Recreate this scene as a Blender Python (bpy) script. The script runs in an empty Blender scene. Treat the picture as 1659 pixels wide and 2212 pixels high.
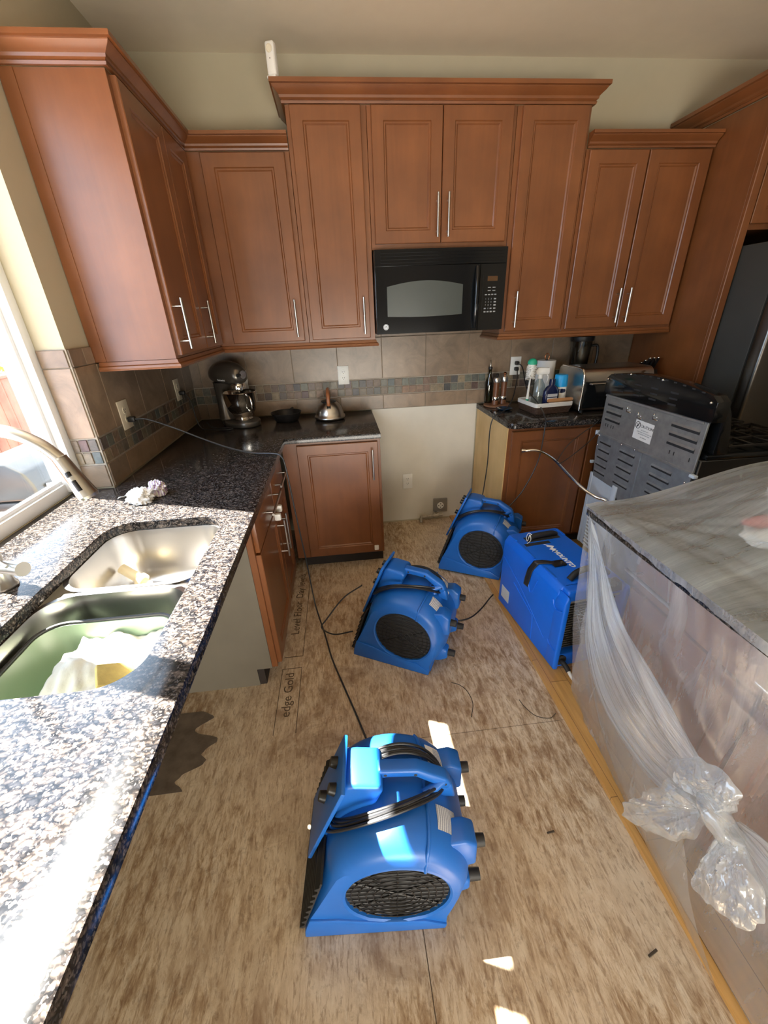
import bpy, bmesh, math, random
from mathutils import Vector, Matrix, noise, Euler

random.seed(7)
PI = math.pi
SC = bpy.context.scene
COL = SC.collection

# ------------------------------------------------------------------ camera
IMG_W, IMG_H = 1659, 2212
F_PX = 870.13
YAW, PITCH, ROLL = 0.0911, 0.4575, -0.0402
CAM = Vector((0.9926, -2.934, 1.548))
_f = Vector((math.sin(YAW) * math.cos(PITCH), math.cos(YAW) * math.cos(PITCH), -math.sin(PITCH)))
_r0 = Vector((math.cos(YAW), -math.sin(YAW), 0.0))
_u0 = _r0.cross(_f)
_r = _r0 * math.cos(ROLL) + _u0 * math.sin(ROLL)
_u = -_r0 * math.sin(ROLL) + _u0 * math.cos(ROLL)
cam_data = bpy.data.cameras.new('camera')
cam_data.sensor_fit = 'VERTICAL'
cam_data.sensor_height = 36.0
cam_data.lens = F_PX / IMG_H * 36.0
cam_data.clip_start = 0.02
cam = bpy.data.objects.new('camera', cam_data)
COL.objects.link(cam)
cam.matrix_world = Matrix(((_r.x, _u.x, -_f.x, CAM.x), (_r.y, _u.y, -_f.y, CAM.y), (_r.z, _u.z, -_f.z, CAM.z), (0, 0, 0, 1)))
SC.camera = cam

# ------------------------------------------------------------------ world, sun, fill lamp, exposure
SC.view_settings.view_transform = 'Standard'
SC.view_settings.look = 'None'
SC.view_settings.gamma = 1.0
SC.view_settings.use_curve_mapping = False
SC.view_settings.exposure = 0.0
SC.cycles.transparent_max_bounces = 24

world = bpy.data.worlds.new('daylight_sky')
SC.world = world
world.use_nodes = True
_wn = world.node_tree.nodes
_bg = _wn['Background']
_bg.inputs['Color'].default_value = (0.62, 0.78, 1.0, 1)
_bg.inputs['Strength'].default_value = 8.0

SUN_DIR = Vector((0.645, -0.24, -1.0)).normalized()
sun_data = bpy.data.lights.new('sun', 'SUN')
sun_data.energy = 115.0
sun_data.color = (1.0, 0.95, 0.86)
sun_data.angle = math.radians(0.5)
sun = bpy.data.objects.new('sun', sun_data)
COL.objects.link(sun)
sun.location = (-4, 1, 7)
sun.rotation_euler = SUN_DIR.to_track_quat('-Z', 'Y').to_euler()

def area_light(name, loc, look, sx, sy, power, color):
    d = bpy.data.lights.new(name, 'AREA')
    d.shape = 'RECTANGLE'; d.size = sx; d.size_y = sy
    d.energy = power; d.color = color
    o = bpy.data.objects.new(name, d); COL.objects.link(o)
    o.location = loc
    o.rotation_euler = (Vector(look) - Vector(loc)).to_track_quat('-Z', 'Y').to_euler()
    return o

# added fill lamp behind the camera, aimed up to mimic bounced daylight
area_light('rear_fill_lamp', (1.4, -5.3, 0.35), (1.6, -1.4, 2.76), 2.6, 1.3, 200, (1.0, 0.95, 0.85))

# ------------------------------------------------------------------ mesh helpers
WM = {}

class MB:
    def __init__(self, M=None):
        self.v = []; self.f = []
        self.M = M or Matrix.Identity(4)
    def add(self, vs, fs, M=None):
        T = self.M @ M if M is not None else self.M
        n = len(self.v)
        self.v += [T @ Vector(p) for p in vs]
        self.f += [tuple(n + i for i in f) for f in fs]
    def box(self, a, b, bev=0.0, seg=2, M=None):
        x0, y0, z0 = [min(a[i], b[i]) for i in range(3)]; x1, y1, z1 = [max(a[i], b[i]) for i in range(3)]
        vs = [(x0,y0,z0),(x1,y0,z0),(x1,y1,z0),(x0,y1,z0),(x0,y0,z1),(x1,y0,z1),(x1,y1,z1),(x0,y1,z1)]
        fs = [(0,3,2,1),(4,5,6,7),(0,1,5,4),(1,2,6,5),(2,3,7,6),(3,0,4,7)]
        if bev > 0:
            vs, fs = bevelled(vs, fs, min(bev, 0.49*min(x1-x0, y1-y0, z1-z0)), seg)
        self.add(vs, fs, M)
        return self
    def prism(self, poly, d0, d1, axis='Y', bev=0.0, seg=2, M=None):
        # poly: list of 2D points; axis Y: (x,z) extruded in y; Z: (x,y) in z; X: (y,z) in x
        n = len(poly)
        def P(p, d):
            return (p[0], d, p[1]) if axis == 'Y' else ((p[0], p[1], d) if axis == 'Z' else (d, p[0], p[1]))
        vs = [P(p, d0) for p in poly] + [P(p, d1) for p in poly]
        fs = [tuple(range(n)), tuple(range(2*n-1, n-1, -1))] + [(i, i+n, (i+1) % n + n, (i+1) % n) for i in range(n)]
        vs, fs = bevelled(vs, fs, bev, seg)
        self.add(vs, fs, M)
        return self
    def cyl(self, p0, p1, r0, r1=None, n=20, cap=True, M=None):
        r1 = r0 if r1 is None else r1
        p0 = Vector(p0); p1 = Vector(p1); d = (p1 - p0).normalized()
        a = d.orthogonal().normalized(); b = d.cross(a)
        vs = []; 
        for p, r in ((p0, r0), (p1, r1)):
            for i in range(n):
                t = 2*PI*i/n
                vs.append(p + a*(r*math.cos(t)) + b*(r*math.sin(t)))
        fs = [(i, (i+1) % n, n+(i+1) % n, n+i) for i in range(n)]
        if cap: fs += [tuple(range(n-1, -1, -1)), tuple(range(n, 2*n))]
        self.add(vs, fs, M)
        return self
    def tube(self, pts, r, n=10, closed=False, spline=0, M=None, cap=True):
        P = [Vector(p) for p in pts]
        if spline: P = catmull(P, spline, closed)
        m = len(P); vs = []; prev = None
        for i in range(m):
            if closed: t = (P[(i+1) % m] - P[i-1])
            else: t = P[min(i+1, m-1)] - P[max(i-1, 0)]
            t = t.normalized() if t.length > 1e-9 else Vector((0, 0, 1))
            if prev is None: a = t.orthogonal().normalized()
            else:
                a = prev - t*prev.dot(t)
                a = a.normalized() if a.length > 1e-6 else t.orthogonal().normalized()
            prev = a; b = t.cross(a)
            rr = r[i*len(r)//m] if isinstance(r, (list, tuple)) else r
            for k in range(n):
                q = 2*PI*k/n
                vs.append(P[i] + a*(rr*math.cos(q)) + b*(rr*math.sin(q)))
        fs = []
        for i in range(m if closed else m-1):
            j = (i+1) % m
            for k in range(n):
                fs.append((i*n+k, i*n+(k+1) % n, j*n+(k+1) % n, j*n+k))
        if not closed and cap:
            fs += [tuple(range(n-1, -1, -1)), tuple(range((m-1)*n, m*n))]
        self.add(vs, fs, M)
        return self
    def lathe(self, prof, c=(0, 0, 0), n=40, M=None, sx=1.0, sy=1.0):
        vs = []; fs = []
        m = len(prof)
        for (r, z) in prof:
            for i in range(n):
                t = 2*PI*i/n
                vs.append((c[0]+sx*max(r, 1e-4)*math.cos(t), c[1]+sy*max(r, 1e-4)*math.sin(t), c[2]+z))
        for j in range(m-1):
            for i in range(n):
                fs.append((j*n+i, j*n+(i+1) % n, (j+1)*n+(i+1) % n, (j+1)*n+i))
        fs += [tuple(range(n-1, -1, -1)), tuple(range((m-1)*n, m*n))]
        self.add(vs, fs, M)
        return self
    def ball(self, c, rx, ry=None, rz=None, n=20, M=None):
        ry = rx if ry is None else ry; rz = rx if rz is None else rz
        m = max(8, n//2); vs = []; fs = []
        for j in range(m+1):
            ph = -PI/2 + PI*j/m
            for i in range(n):
                t = 2*PI*i/n
                vs.append((c[0]+rx*math.cos(ph)*math.cos(t), c[1]+ry*math.cos(ph)*math.sin(t), c[2]+rz*math.sin(ph)))
        for j in range(m):
            for i in range(n):
                fs.append((j*n+i, j*n+(i+1) % n, (j+1)*n+(i+1) % n, (j+1)*n+i))
        self.add(vs, fs, M)
        return self
    def grid(self, fn, nu, nv, M=None, closed_u=False):
        vs = []; fs = []
        for j in range(nv+1):
            for i in range(nu if closed_u else nu+1):
                vs.append(fn(i/nu, j/nv))
        w = nu if closed_u else nu+1
        for j in range(nv):
            for i in range(nu):
                a = j*w+i; b = j*w+(i+1) % w
                fs.append((a, b, b+w, a+w))
        self.add(vs, fs, M)
        return self
    def build(self, name, mat, parent=None, world=False, smooth=40, merge=False):
        me = bpy.data.meshes.new(name)
        vs = self.v
        if parent is not None and world:
            inv = WM[parent.name].inverted()
            vs = [inv @ p for p in vs]
        org = Vector((0, 0, 0))
        if parent is None and vs:
            xs = [p.x for p in vs]; ys = [p.y for p in vs]; zs = [p.z for p in vs]
            org = Vector(((min(xs)+max(xs))/2, (min(ys)+max(ys))/2, min(zs)))
            vs = [p - org for p in vs]
        me.from_pydata([tuple(p) for p in vs], [], self.f)
        me.validate()
        bm = bmesh.new(); bm.from_mesh(me)
        if merge: bmesh.ops.remove_doubles(bm, verts=bm.verts, dist=1e-5)
        bmesh.ops.recalc_face_normals(bm, faces=bm.faces)
        bm.to_mesh(me); bm.free()
        me.materials.append(mat)
        if smooth:
            me.polygons.foreach_set('use_smooth', [True]*len(me.polygons))
            me.set_sharp_from_angle(angle=math.radians(smooth))
        o = bpy.data.objects.new(name, me); COL.objects.link(o)
        o.location = org
        if parent is not None:
            o.parent = parent
            WM[o.name] = WM[parent.name]
        else:
            WM[o.name] = Matrix.Translation(org)
        return o

def set_uv(o, nu, nv):
    me = o.data; uv = me.uv_layers.new(name='UVMap'); w = nu+1
    for lp in me.loops:
        i = lp.vertex_index; uv.data[lp.index].uv = ((i % w)/nu, (i//w)/nv)
    return o

def build_each(mb, name, mat, parent=None, world=False, smooth=40):
    """one object per separate piece of the mesh"""
    par = list(range(len(mb.v)))
    def find(i):
        while par[i] != i: par[i] = par[par[i]]; i = par[i]
        return i
    for f in mb.f:
        for a in f[1:]: par[find(a)] = find(f[0])
    groups = {}
    for f in mb.f: groups.setdefault(find(f[0]), []).append(f)
    out = []
    for fs in groups.values():
        ids = sorted({i for f in fs for i in f}); mp = {a: k for k, a in enumerate(ids)}
        p = MB(); p.v = [mb.v[i].copy() for i in ids]; p.f = [tuple(mp[i] for i in f) for f in fs]
        out.append(p.build(name, mat, parent, world, smooth))
    return out

def bevelled(vs, fs, r, seg):
    if r <= 0: return vs, fs
    bm = bmesh.new()
    V = [bm.verts.new(p) for p in vs]
    for f in fs: bm.faces.new([V[i] for i in f])
    bmesh.ops.recalc_face_normals(bm, faces=bm.faces)
    bmesh.ops.bevel(bm, geom=list(bm.edges), offset=r, offset_type='OFFSET', segments=seg, profile=0.5, affect='EDGES', clamp_overlap=True)
    bm.verts.index_update()
    out = [tuple(v.co) for v in bm.verts], [tuple(v.index for v in f.verts) for f in bm.faces]
    bm.free()
    return out

def catmull(P, k, closed=False):
    out = []; m = len(P)
    rng = range(m) if closed else range(m-1)
    for i in rng:
        p0 = P[i-1] if (closed or i > 0) else P[0]*2-P[1]
        p1 = P[i]; p2 = P[(i+1) % m]
        p3 = P[(i+2) % m] if (closed or i+2 < m) else P[-1]*2-P[-2]
        for s in range(k):
            t = s/k
            out.append(0.5*((2*p1)+(p2-p0)*t+(2*p0-5*p1+4*p2-p3)*t*t+(3*p1-p0-3*p2+p3)*t**3))
    if not closed: out.append(P[-1])
    return out

def tag(o, label=None, cat=None, group=None, kind=None):
    if label: o['label'] = label
    if cat: o['category'] = cat
    if group: o['group'] = group
    if kind: o['kind'] = kind
    return o

def thing(name, label, cat, loc=(0, 0, 0), rz=0.0, group=None):
    o = bpy.data.objects.new(name, None); COL.objects.link(o)
    o.empty_display_size = 0.05
    o.location = loc; o.rotation_euler = (0, 0, rz)
    WM[o.name] = Matrix.Translation(Vector(loc)) @ Matrix.Rotation(rz, 4, 'Z')
    return tag(o, label, cat, group)

def struct(o):
    o['kind'] = 'structure'; return o

def copy_tree(o, parent=None):
    c = o.copy(); COL.objects.link(c)
    if parent is not None: c.parent = parent
    for ch in list(o.children): copy_tree(ch, c)
    return c

def text_mesh(s, size, extrude=0.0003, shear=0.0, bold=0.0, align='CENTER'):
    cu = bpy.data.curves.new('lettering_curve', 'FONT')
    cu.body = s; cu.size = size; cu.extrude = extrude; cu.shear = shear; cu.offset = bold
    cu.align_x = align; cu.align_y = 'CENTER'; cu.resolution_u = 3
    ob = bpy.data.objects.new('lettering_tmp', cu); COL.objects.link(ob)
    dg = bpy.context.evaluated_depsgraph_get(); dg.update()
    me = bpy.data.meshes.new_from_object(ob.evaluated_get(dg))
    bpy.data.objects.remove(ob); bpy.data.curves.remove(cu)
    return me

def lettering(name, s, size, M, mat, parent, world=False, **k):
    me = text_mesh(s, size, **k)
    if parent is not None and world: M = WM[parent.name].inverted() @ M
    me.transform(M)
    me.name = name
    me.materials.clear(); me.materials.append(mat)
    o = bpy.data.objects.new(name, me); COL.objects.link(o)
    if parent is not None:
        o.parent = parent; WM[o.name] = WM[parent.name]
    return o

def frame(origin, x, y):
    x = Vector(x).normalized(); y = Vector(y); y = (y - x*y.dot(x)).normalized(); z = x.cross(y)
    return Matrix(((x.x, y.x, z.x, origin[0]), (x.y, y.y, z.y, origin[1]), (x.z, y.z, z.z, origin[2]), (0, 0, 0, 1)))

# ------------------------------------------------------------------ materials
class NT:
    def __init__(self, name):
        self.m = bpy.data.materials.new(name); self.m.use_nodes = True
        self.t = self.m.node_tree; self.n = self.t.nodes; self.l = self.t.links
        self.b = self.n['Principled BSDF']
    def node(self, ty, **kw):
        x = self.n.new(ty)
        for k, v in kw.items(): setattr(x, k, v)
        return x
    def link(self, a, b): self.l.new(a, b)
    def coords(self, scale=(1, 1, 1), rot=(0, 0, 0), kind='Object'):
        c = self.node('ShaderNodeTexCoord'); mp = self.node('ShaderNodeMapping')
        mp.inputs['Scale'].default_value = scale; mp.inputs['Rotation'].default_value = rot
        self.link(c.outputs[kind], mp.inputs['Vector']); return mp.outputs['Vector']
    def noise(self, vec, scale, detail=4, rough=0.55, dist=0.0):
        x = self.node('ShaderNodeTexNoise')
        x.inputs['Scale'].default_value = scale; x.inputs['Detail'].default_value = detail
        x.inputs['Roughness'].default_value = rough; x.inputs['Distortion'].default_value = dist
        if vec: self.link(vec, x.inputs['Vector'])
        return x.outputs['Fac']
    def vor(self, vec, scale, out='Color', feature='F1', rnd=1.0):
        x = self.node('ShaderNodeTexVoronoi', feature=feature)
        x.inputs['Scale'].default_value = scale
        if 'Randomness' in x.inputs: x.inputs['Randomness'].default_value = rnd
        if vec: self.link(vec, x.inputs['Vector'])
        return x.outputs[out]
    def ramp(self, fac, stops, interp='LINEAR'):
        x = self.node('ShaderNodeValToRGB'); cr = x.color_ramp; cr.interpolation = interp
        while len(cr.elements) < len(stops): cr.elements.new(0.5)
        for e, (p, c) in zip(cr.elements, stops):
            e.position = p; e.color = (*c, 1) if len(c) == 3 else c
        self.link(fac, x.inputs['Fac']); return x.outputs['Color']
    def mix(self, fac, a, b, mode='MIX'):
        x = self.node('ShaderNodeMix', data_type='RGBA', blend_type=mode)
        for s, v in ((x.inputs[0], fac), (x.inputs[6], a), (x.inputs[7], b)):
            if hasattr(v, 'is_linked') or isinstance(v, bpy.types.NodeSocket): self.link(v, s)
            elif isinstance(v, (int, float)): s.default_value = v
            else: s.default_value = (*v, 1) if len(v) == 3 else v
        return x.outputs[2]
    def math(self, op, a, b=0.5):
        x = self.node('ShaderNodeMath', operation=op)
        for s, v in ((x.inputs[0], a), (x.inputs[1], b)):
            if isinstance(v, bpy.types.NodeSocket): self.link(v, s)
            else: s.default_value = v
        return x.outputs[0]
    def bump(self, h, strength=0.3, dist=0.002):
        x = self.node('ShaderNodeBump'); x.inputs['Strength'].default_value = strength; x.inputs['Distance'].default_value = dist
        self.link(h, x.inputs['Height']); return x.outputs['Normal']
    def set(self, **kw):
        for k, v in kw.items():
            s = self.b.inputs[k.replace('_', ' ')]
            if isinstance(v, bpy.types.NodeSocket): self.link(v, s)
            elif isinstance(v, (tuple, list)): s.default_value = (*v, 1) if len(v) == 3 else v
            else: s.default_value = v
        return self

def srgb(r, g, b):
    def c(x):
        x /= 255.0
        return x/12.92 if x <= 0.04045 else ((x+0.055)/1.055)**2.4
    return (c(r), c(g), c(b))

def simple(name, col, rough=0.5, metal=0.0, var=0.12, scale=8.0, bump=0.0, bscale=60.0, **kw):
    t = NT(name); v = t.coords()
    n = t.noise(v, scale, 3)
    lo = tuple(c*(1-var) for c in col); hi = tuple(min(1, c*(1+var)) for c in col)
    t.set(Base_Color=t.ramp(n, [(0.3, lo), (0.7, hi)]), Roughness=rough, Metallic=metal)
    if bump: t.set(Normal=t.bump(t.noise(v, bscale, 3), bump, 0.001))
    for k, x in kw.items(): t.set(**{k: x})
    return t.m

def wood_mat(name, lo, hi, rough, axis=2, scale=1.0, coat=0.0, gs=1.0):
    t = NT(name)
    s = [26.0*scale]*3; s[axis] = 1.8*scale
    v = t.coords(tuple(s)); v2 = t.coords((2.2, 2.2, 2.2))
    g = t.noise(v, 1.0, 6, 0.6, 0.6)
    blot = t.noise(v2, 2.0, 3, 0.5)
    f = t.math('ADD', t.math('MULTIPLY', g, 0.32*gs), t.math('MULTIPLY', blot, 0.70))
    t.set(Base_Color=t.ramp(f, [(0.32, lo), (0.72, hi)]), Roughness=rough, Normal=t.bump(g, 0.04, 0.001))
    if coat: t.set(Coat_Weight=coat, Coat_Roughness=0.25)
    return t.m

M = {}
M['cab_v'] = wood_mat('cherry_cabinet_wood', (0.138, 0.046, 0.014), (0.228, 0.080, 0.025), 0.36, 2, coat=0.3)
M['cab_x'] = wood_mat('cherry_wood_across', (0.138, 0.046, 0.014), (0.228, 0.080, 0.025), 0.36, 0, coat=0.3)
M['cab_y'] = wood_mat('cherry_wood_along', (0.138, 0.046, 0.014), (0.228, 0.080, 0.025), 0.36, 1, coat=0.3)
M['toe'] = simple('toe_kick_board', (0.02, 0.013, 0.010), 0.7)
M['melamine'] = simple('beige_melamine', (0.15, 0.132, 0.10), 0.5, var=0.05)
M['plywood'] = wood_mat('pale_plywood_side', (0.52, 0.33, 0.13), (0.72, 0.50, 0.23), 0.5, 2, scale=0.35, gs=1.3)
M['nickel'] = simple('brushed_nickel', (0.55, 0.53, 0.49), 0.28, 1.0, var=0.04)
M['steel'] = simple('brushed_stainless', (0.50, 0.48, 0.455), 0.28, 1.0, var=0.06, scale=3)
M['dark_steel'] = simple('dark_stainless', (0.16, 0.155, 0.145), 0.30, 1.0, var=0.06, scale=3)
M['chrome'] = simple('polished_chrome', (0.80, 0.79, 0.77), 0.10, 1.0, var=0.02)
M['pewter'] = simple('pewter_enamel', (0.16, 0.145, 0.125), 0.28, 0.75, var=0.05)
M['black_gloss'] = simple('black_gloss', (0.006, 0.007, 0.008), 0.12, var=0.05)
M['black_enamel'] = simple('black_enamel', (0.008, 0.009, 0.010), 0.30, var=0.05)
M['black_plastic'] = simple('black_plastic', (0.007, 0.007, 0.008), 0.42, var=0.1)
M['black_rubber'] = simple('black_rubber', (0.014, 0.014, 0.015), 0.6, var=0.1)
M['cord'] = simple('black_cord_jacket', (0.016, 0.016, 0.018), 0.35, var=0.1)
M['grey_cord'] = simple('dark_grey_cord_jacket', (0.030, 0.033, 0.037), 0.35, var=0.1)
M['white_plastic'] = simple('white_plastic', (0.78, 0.77, 0.72), 0.4, var=0.03)
M['cream_plastic'] = simple('cream_plastic', (0.70, 0.64, 0.50), 0.4, var=0.03)
M['blue_plastic'] = simple('blue_moulded_plastic', (0.010, 0.120, 0.47), 0.38, var=0.08, scale=5, bump=0.06, bscale=350)
M['blue_plastic2'] = simple('bright_blue_plastic', (0.003, 0.135, 0.72), 0.40, var=0.05, scale=5, bump=0.06, bscale=350)
M['galv'] = simple('galvanised_steel', (0.34, 0.35, 0.35), 0.40, 0.6, var=0.14, scale=26)
M['galv2'] = simple('galvanised_steel_dull', (0.30, 0.33, 0.355), 0.46, 0.6, var=0.14, scale=22)
M['white_metal'] = simple('pale_blue_insulated_panel', (0.55, 0.62, 0.70), 0.5, var=0.06)
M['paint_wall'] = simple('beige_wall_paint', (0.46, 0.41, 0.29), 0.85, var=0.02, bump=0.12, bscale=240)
M['paint_dim'] = simple('low_bounce_wall_paint', (0.20, 0.17, 0.13), 0.85, var=0.02)  # colour of the unseen walls, darkened to cut the light they bounce
M['paint_ceil'] = simple('ceiling_paint', (0.72, 0.635, 0.48), 0.9, var=0.02, bump=0.14, bscale=240)
M['drywall'] = simple('white_drywall', (0.66, 0.63, 0.55), 0.85, var=0.03)
M['vinyl'] = simple('white_vinyl_frame', (0.82, 0.83, 0.83), 0.4, var=0.02)
M['grout'] = simple('tile_grout', (0.36, 0.31, 0.25), 0.9, var=0.1, scale=40)
M['paper'] = simple('white_paper', (0.80, 0.79, 0.76), 0.9, var=0.04)
M['ink'] = simple('black_ink', (0.02, 0.02, 0.022), 0.7)
M['grey_ink'] = simple('grey_print', (0.30, 0.31, 0.32), 0.7)
M['white_ink'] = simple('white_print', (0.85, 0.88, 0.92), 0.5)
M['copper'] = simple('copper', (0.55, 0.22, 0.10), 0.25, 1.0, var=0.1)
M['mill_wood'] = wood_mat('mill_walnut', (0.10, 0.035, 0.015), (0.22, 0.085, 0.035), 0.35, 2)
M['board_wood'] = wood_mat('round_board_wood', (0.16, 0.07, 0.035), (0.28, 0.13, 0.06), 0.5, 0)
M['dowel'] = wood_mat('rolling_pin_wood', (0.36, 0.17, 0.07), (0.52, 0.27, 0.11), 0.5, 0)
M['kettle_handle'] = wood_mat('striped_kettle_handle', (0.20, 0.06, 0.02), (0.42, 0.17, 0.07), 0.35, 2)
M['iron'] = simple('black_cast_iron', (0.018, 0.016, 0.015), 0.45, 0.3, var=0.4, scale=30)
M['cloth'] = simple('white_towel_cloth', (0.46, 0.44, 0.38), 0.95, var=0.08, scale=20, bump=0.6, bscale=140)
M['sponge'] = simple('yellow_sponge', (0.42, 0.32, 0.10), 0.95, var=0.12, scale=60, bump=0.5, bscale=200)
M['tub'] = simple('pale_green_plastic', (0.22, 0.29, 0.20), 0.35, var=0.04)
M['wicker'] = simple('brown_wicker', (0.075, 0.040, 0.026), 0.6, var=0.35, scale=90)
M['liner'] = simple('white_basket_liner', (0.72, 0.71, 0.68), 0.9, var=0.05)
M['teal'] = simple('teal_green_plastic', (0.02, 0.36, 0.22), 0.4)
M['cyan'] = simple('bright_cyan_plastic', (0.01, 0.36, 0.80), 0.35)
M['navy'] = simple('navy_blue_plastic', (0.008, 0.013, 0.055), 0.18)
M['dish'] = simple('dark_blue_glaze', (0.010, 0.035, 0.075), 0.15)
M['fence'] = wood_mat('redwood_fence', (0.17, 0.075, 0.045), (0.34, 0.16, 0.10), 0.85, 2, scale=0.6)
M['deck'] = wood_mat('brown_deck_boards', (0.20, 0.11, 0.07), (0.34, 0.20, 0.13), 0.8, 1, scale=0.6)
M['leaf'] = simple('yellow_green_leaves', (0.62, 0.50, 0.05), 0.7, var=0.4, scale=14)
M['grill_black'] = simple('grill_black_enamel', (0.035, 0.036, 0.038), 0.35, var=0.1)
M['red_plastic'] = simple('red_plastic', (0.55, 0.03, 0.03), 0.4)
M['fridge_side'] = simple('charcoal_fridge_side', (0.035, 0.037, 0.035), 0.45, var=0.06, bump=0.1, bscale=300)
M['brown_tint'] = simple('amber_display', (0.09, 0.045, 0.02), 0.2)
M['window_glass_dark'] = simple('microwave_window_mesh', (0.055, 0.064, 0.058), 0.30, var=0.04)

def granite():
    t = NT('tan_brown_granite')
    v = t.coords((1, 1, 1))
    wv = t.node('ShaderNodeVectorMath', operation='ADD')
    nn = t.node('ShaderNodeTexNoise'); nn.inputs['Scale'].default_value = 45; nn.inputs['Detail'].default_value = 3; t.link(v, nn.inputs['Vector'])
    sc = t.node('ShaderNodeVectorMath', operation='SCALE'); sc.inputs['Scale'].default_value = 0.030
    t.link(nn.outputs['Color'], sc.inputs[0])
    mp = t.node('ShaderNodeMapping'); mp.inputs['Rotation'].default_value = (0, 0, 0.5); mp.inputs['Scale'].default_value = (1.0, 1.9, 1.4)
    t.link(v, mp.inputs['Vector']); t.link(mp.outputs[0], wv.inputs[0]); t.link(sc.outputs[0], wv.inputs[1])
    sep = t.node('ShaderNodeSeparateColor'); t.link(t.vor(wv.outputs[0], 84, 'Color'), sep.inputs[0])
    vd = t.vor(wv.outputs[0], 84, 'Distance')
    c1 = t.ramp(sep.outputs[0], [(0.0, (0.012, 0.012, 0.014)), (0.36, (0.017, 0.016, 0.018)), (0.48, (0.038, 0.031, 0.028)), (0.80, (0.066, 0.052, 0.044)), (1.0, (0.105, 0.083, 0.070))])
    edge = t.ramp(vd, [(0.30, (1, 1, 1)), (0.68, (0.20, 0.20, 0.22))])
    c2 = t.mix(1.0, c1, edge, 'MULTIPLY')
    s2 = t.node('ShaderNodeSeparateColor'); t.link(t.vor(v, 300, 'Color'), s2.inputs[0])
    speck = t.ramp(s2.outputs[1], [(0.70, (0.0, 0.0, 0.0)), (0.95, (0.065, 0.058, 0.053))])
    c3 = t.mix(1.0, c2, speck, 'ADD')
    t.set(Base_Color=c3, Roughness=0.15, Specular_IOR_Level=0.32)
    return t.m
M['granite'] = granite()

def tile_mat(name, cols, rough, spread=0.25, detail_scale=9):
    t = NT(name)
    g = t.node('ShaderNodeNewGeometry')
    v = t.coords()
    base = t.ramp(g.outputs['Random Per Island'], [(i/max(1, len(cols)-1), c) for i, c in enumerate(cols)])
    n = t.noise(v, detail_scale, 6, 0.65, 0.8)
    k = t.ramp(n, [(0.25, (1-spread,)*3), (0.75, (1+spread,)*3)])
    t.set(Base_Color=t.mix(1.0, base, k, 'MULTIPLY'), Roughness=rough, Normal=t.bump(n, 0.25, 0.002))
    return t.m
M['tile'] = tile_mat('stone_look_tile', [(0.215, 0.150, 0.098), (0.265, 0.186, 0.122), (0.195, 0.142, 0.098), (0.295, 0.208, 0.138)], 0.32, 0.34)
M['mosaic'] = tile_mat('slate_mosaic', [(0.05, 0.055, 0.055), (0.16, 0.10, 0.06), (0.11, 0.13, 0.11), (0.22, 0.13, 0.08), (0.06, 0.055, 0.06), (0.15, 0.16, 0.12), (0.09, 0.05, 0.05), (0.24, 0.19, 0.12), (0.08, 0.10, 0.10)], 0.42, 0.45, 40)

def osb():
    t = NT('glue_stained_subfloor')
    vb = t.coords((1, 1, 1))
    warp = t.node('ShaderNodeTexNoise'); warp.inputs['Scale'].default_value = 1.3; t.link(vb, warp.inputs['Vector'])
    fl = t.noise(t.coords((12, 3.4, 1), (0, 0, 0.35)), 3.6, 7, 0.72, 0.5)
    fl2 = t.noise(t.coords((46, 9, 1), (0, 0, -0.30)), 2.6, 5, 0.68, 0.5)
    big = t.noise(vb, 1.15, 5, 0.62, 0.8)
    mid = t.noise(vb, 5.5, 6, 0.70, 0.9)
    fine = t.noise(vb, 42, 4, 0.7)
    base = t.ramp(fl, [(0.36, (0.27, 0.165, 0.088)), (0.47, (0.47, 0.345, 0.215)), (0.56, (0.64, 0.53, 0.385)), (0.70, (0.74, 0.65, 0.50))])
    glue = t.mix(t.ramp(big, [(0.42, (0, 0, 0)), (0.58, (0.8, 0.8, 0.8))]), base, (0.66, 0.55, 0.405))
    d1 = t.mix(t.ramp(fl2, [(0.52, (0, 0, 0)), (0.63, (0.55, 0.55, 0.55))]), glue, (0.22, 0.125, 0.065))
    mask = t.ramp(t.noise(vb, 0.9, 4, 0.6, 0.6), [(0.42, (0.15, 0.15, 0.15)), (0.62, (0.8, 0.8, 0.8))])
    d2 = t.mix(t.math('MULTIPLY', t.ramp(mid, [(0.46, (0, 0, 0)), (0.62, (1, 1, 1))]), mask), d1, (0.22, 0.13, 0.075))
    pale = t.mix(t.ramp(t.noise(t.coords((20, 9, 1), (0, 0, 0.5)), 3.0, 5, 0.7), [(0.56, (0, 0, 0)), (0.68, (0.4, 0.4, 0.4))]), d2, (0.74, 0.67, 0.54))
    col = t.mix(t.ramp(fine, [(0.58, (0, 0, 0)), (0.72, (0.42, 0.42, 0.42))]), pale, (0.14, 0.085, 0.05))
    t.set(Base_Color=col, Roughness=0.72, Normal=t.bump(fl2, 0.35, 0.002))
    return t.m
M['osb'] = osb()

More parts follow.
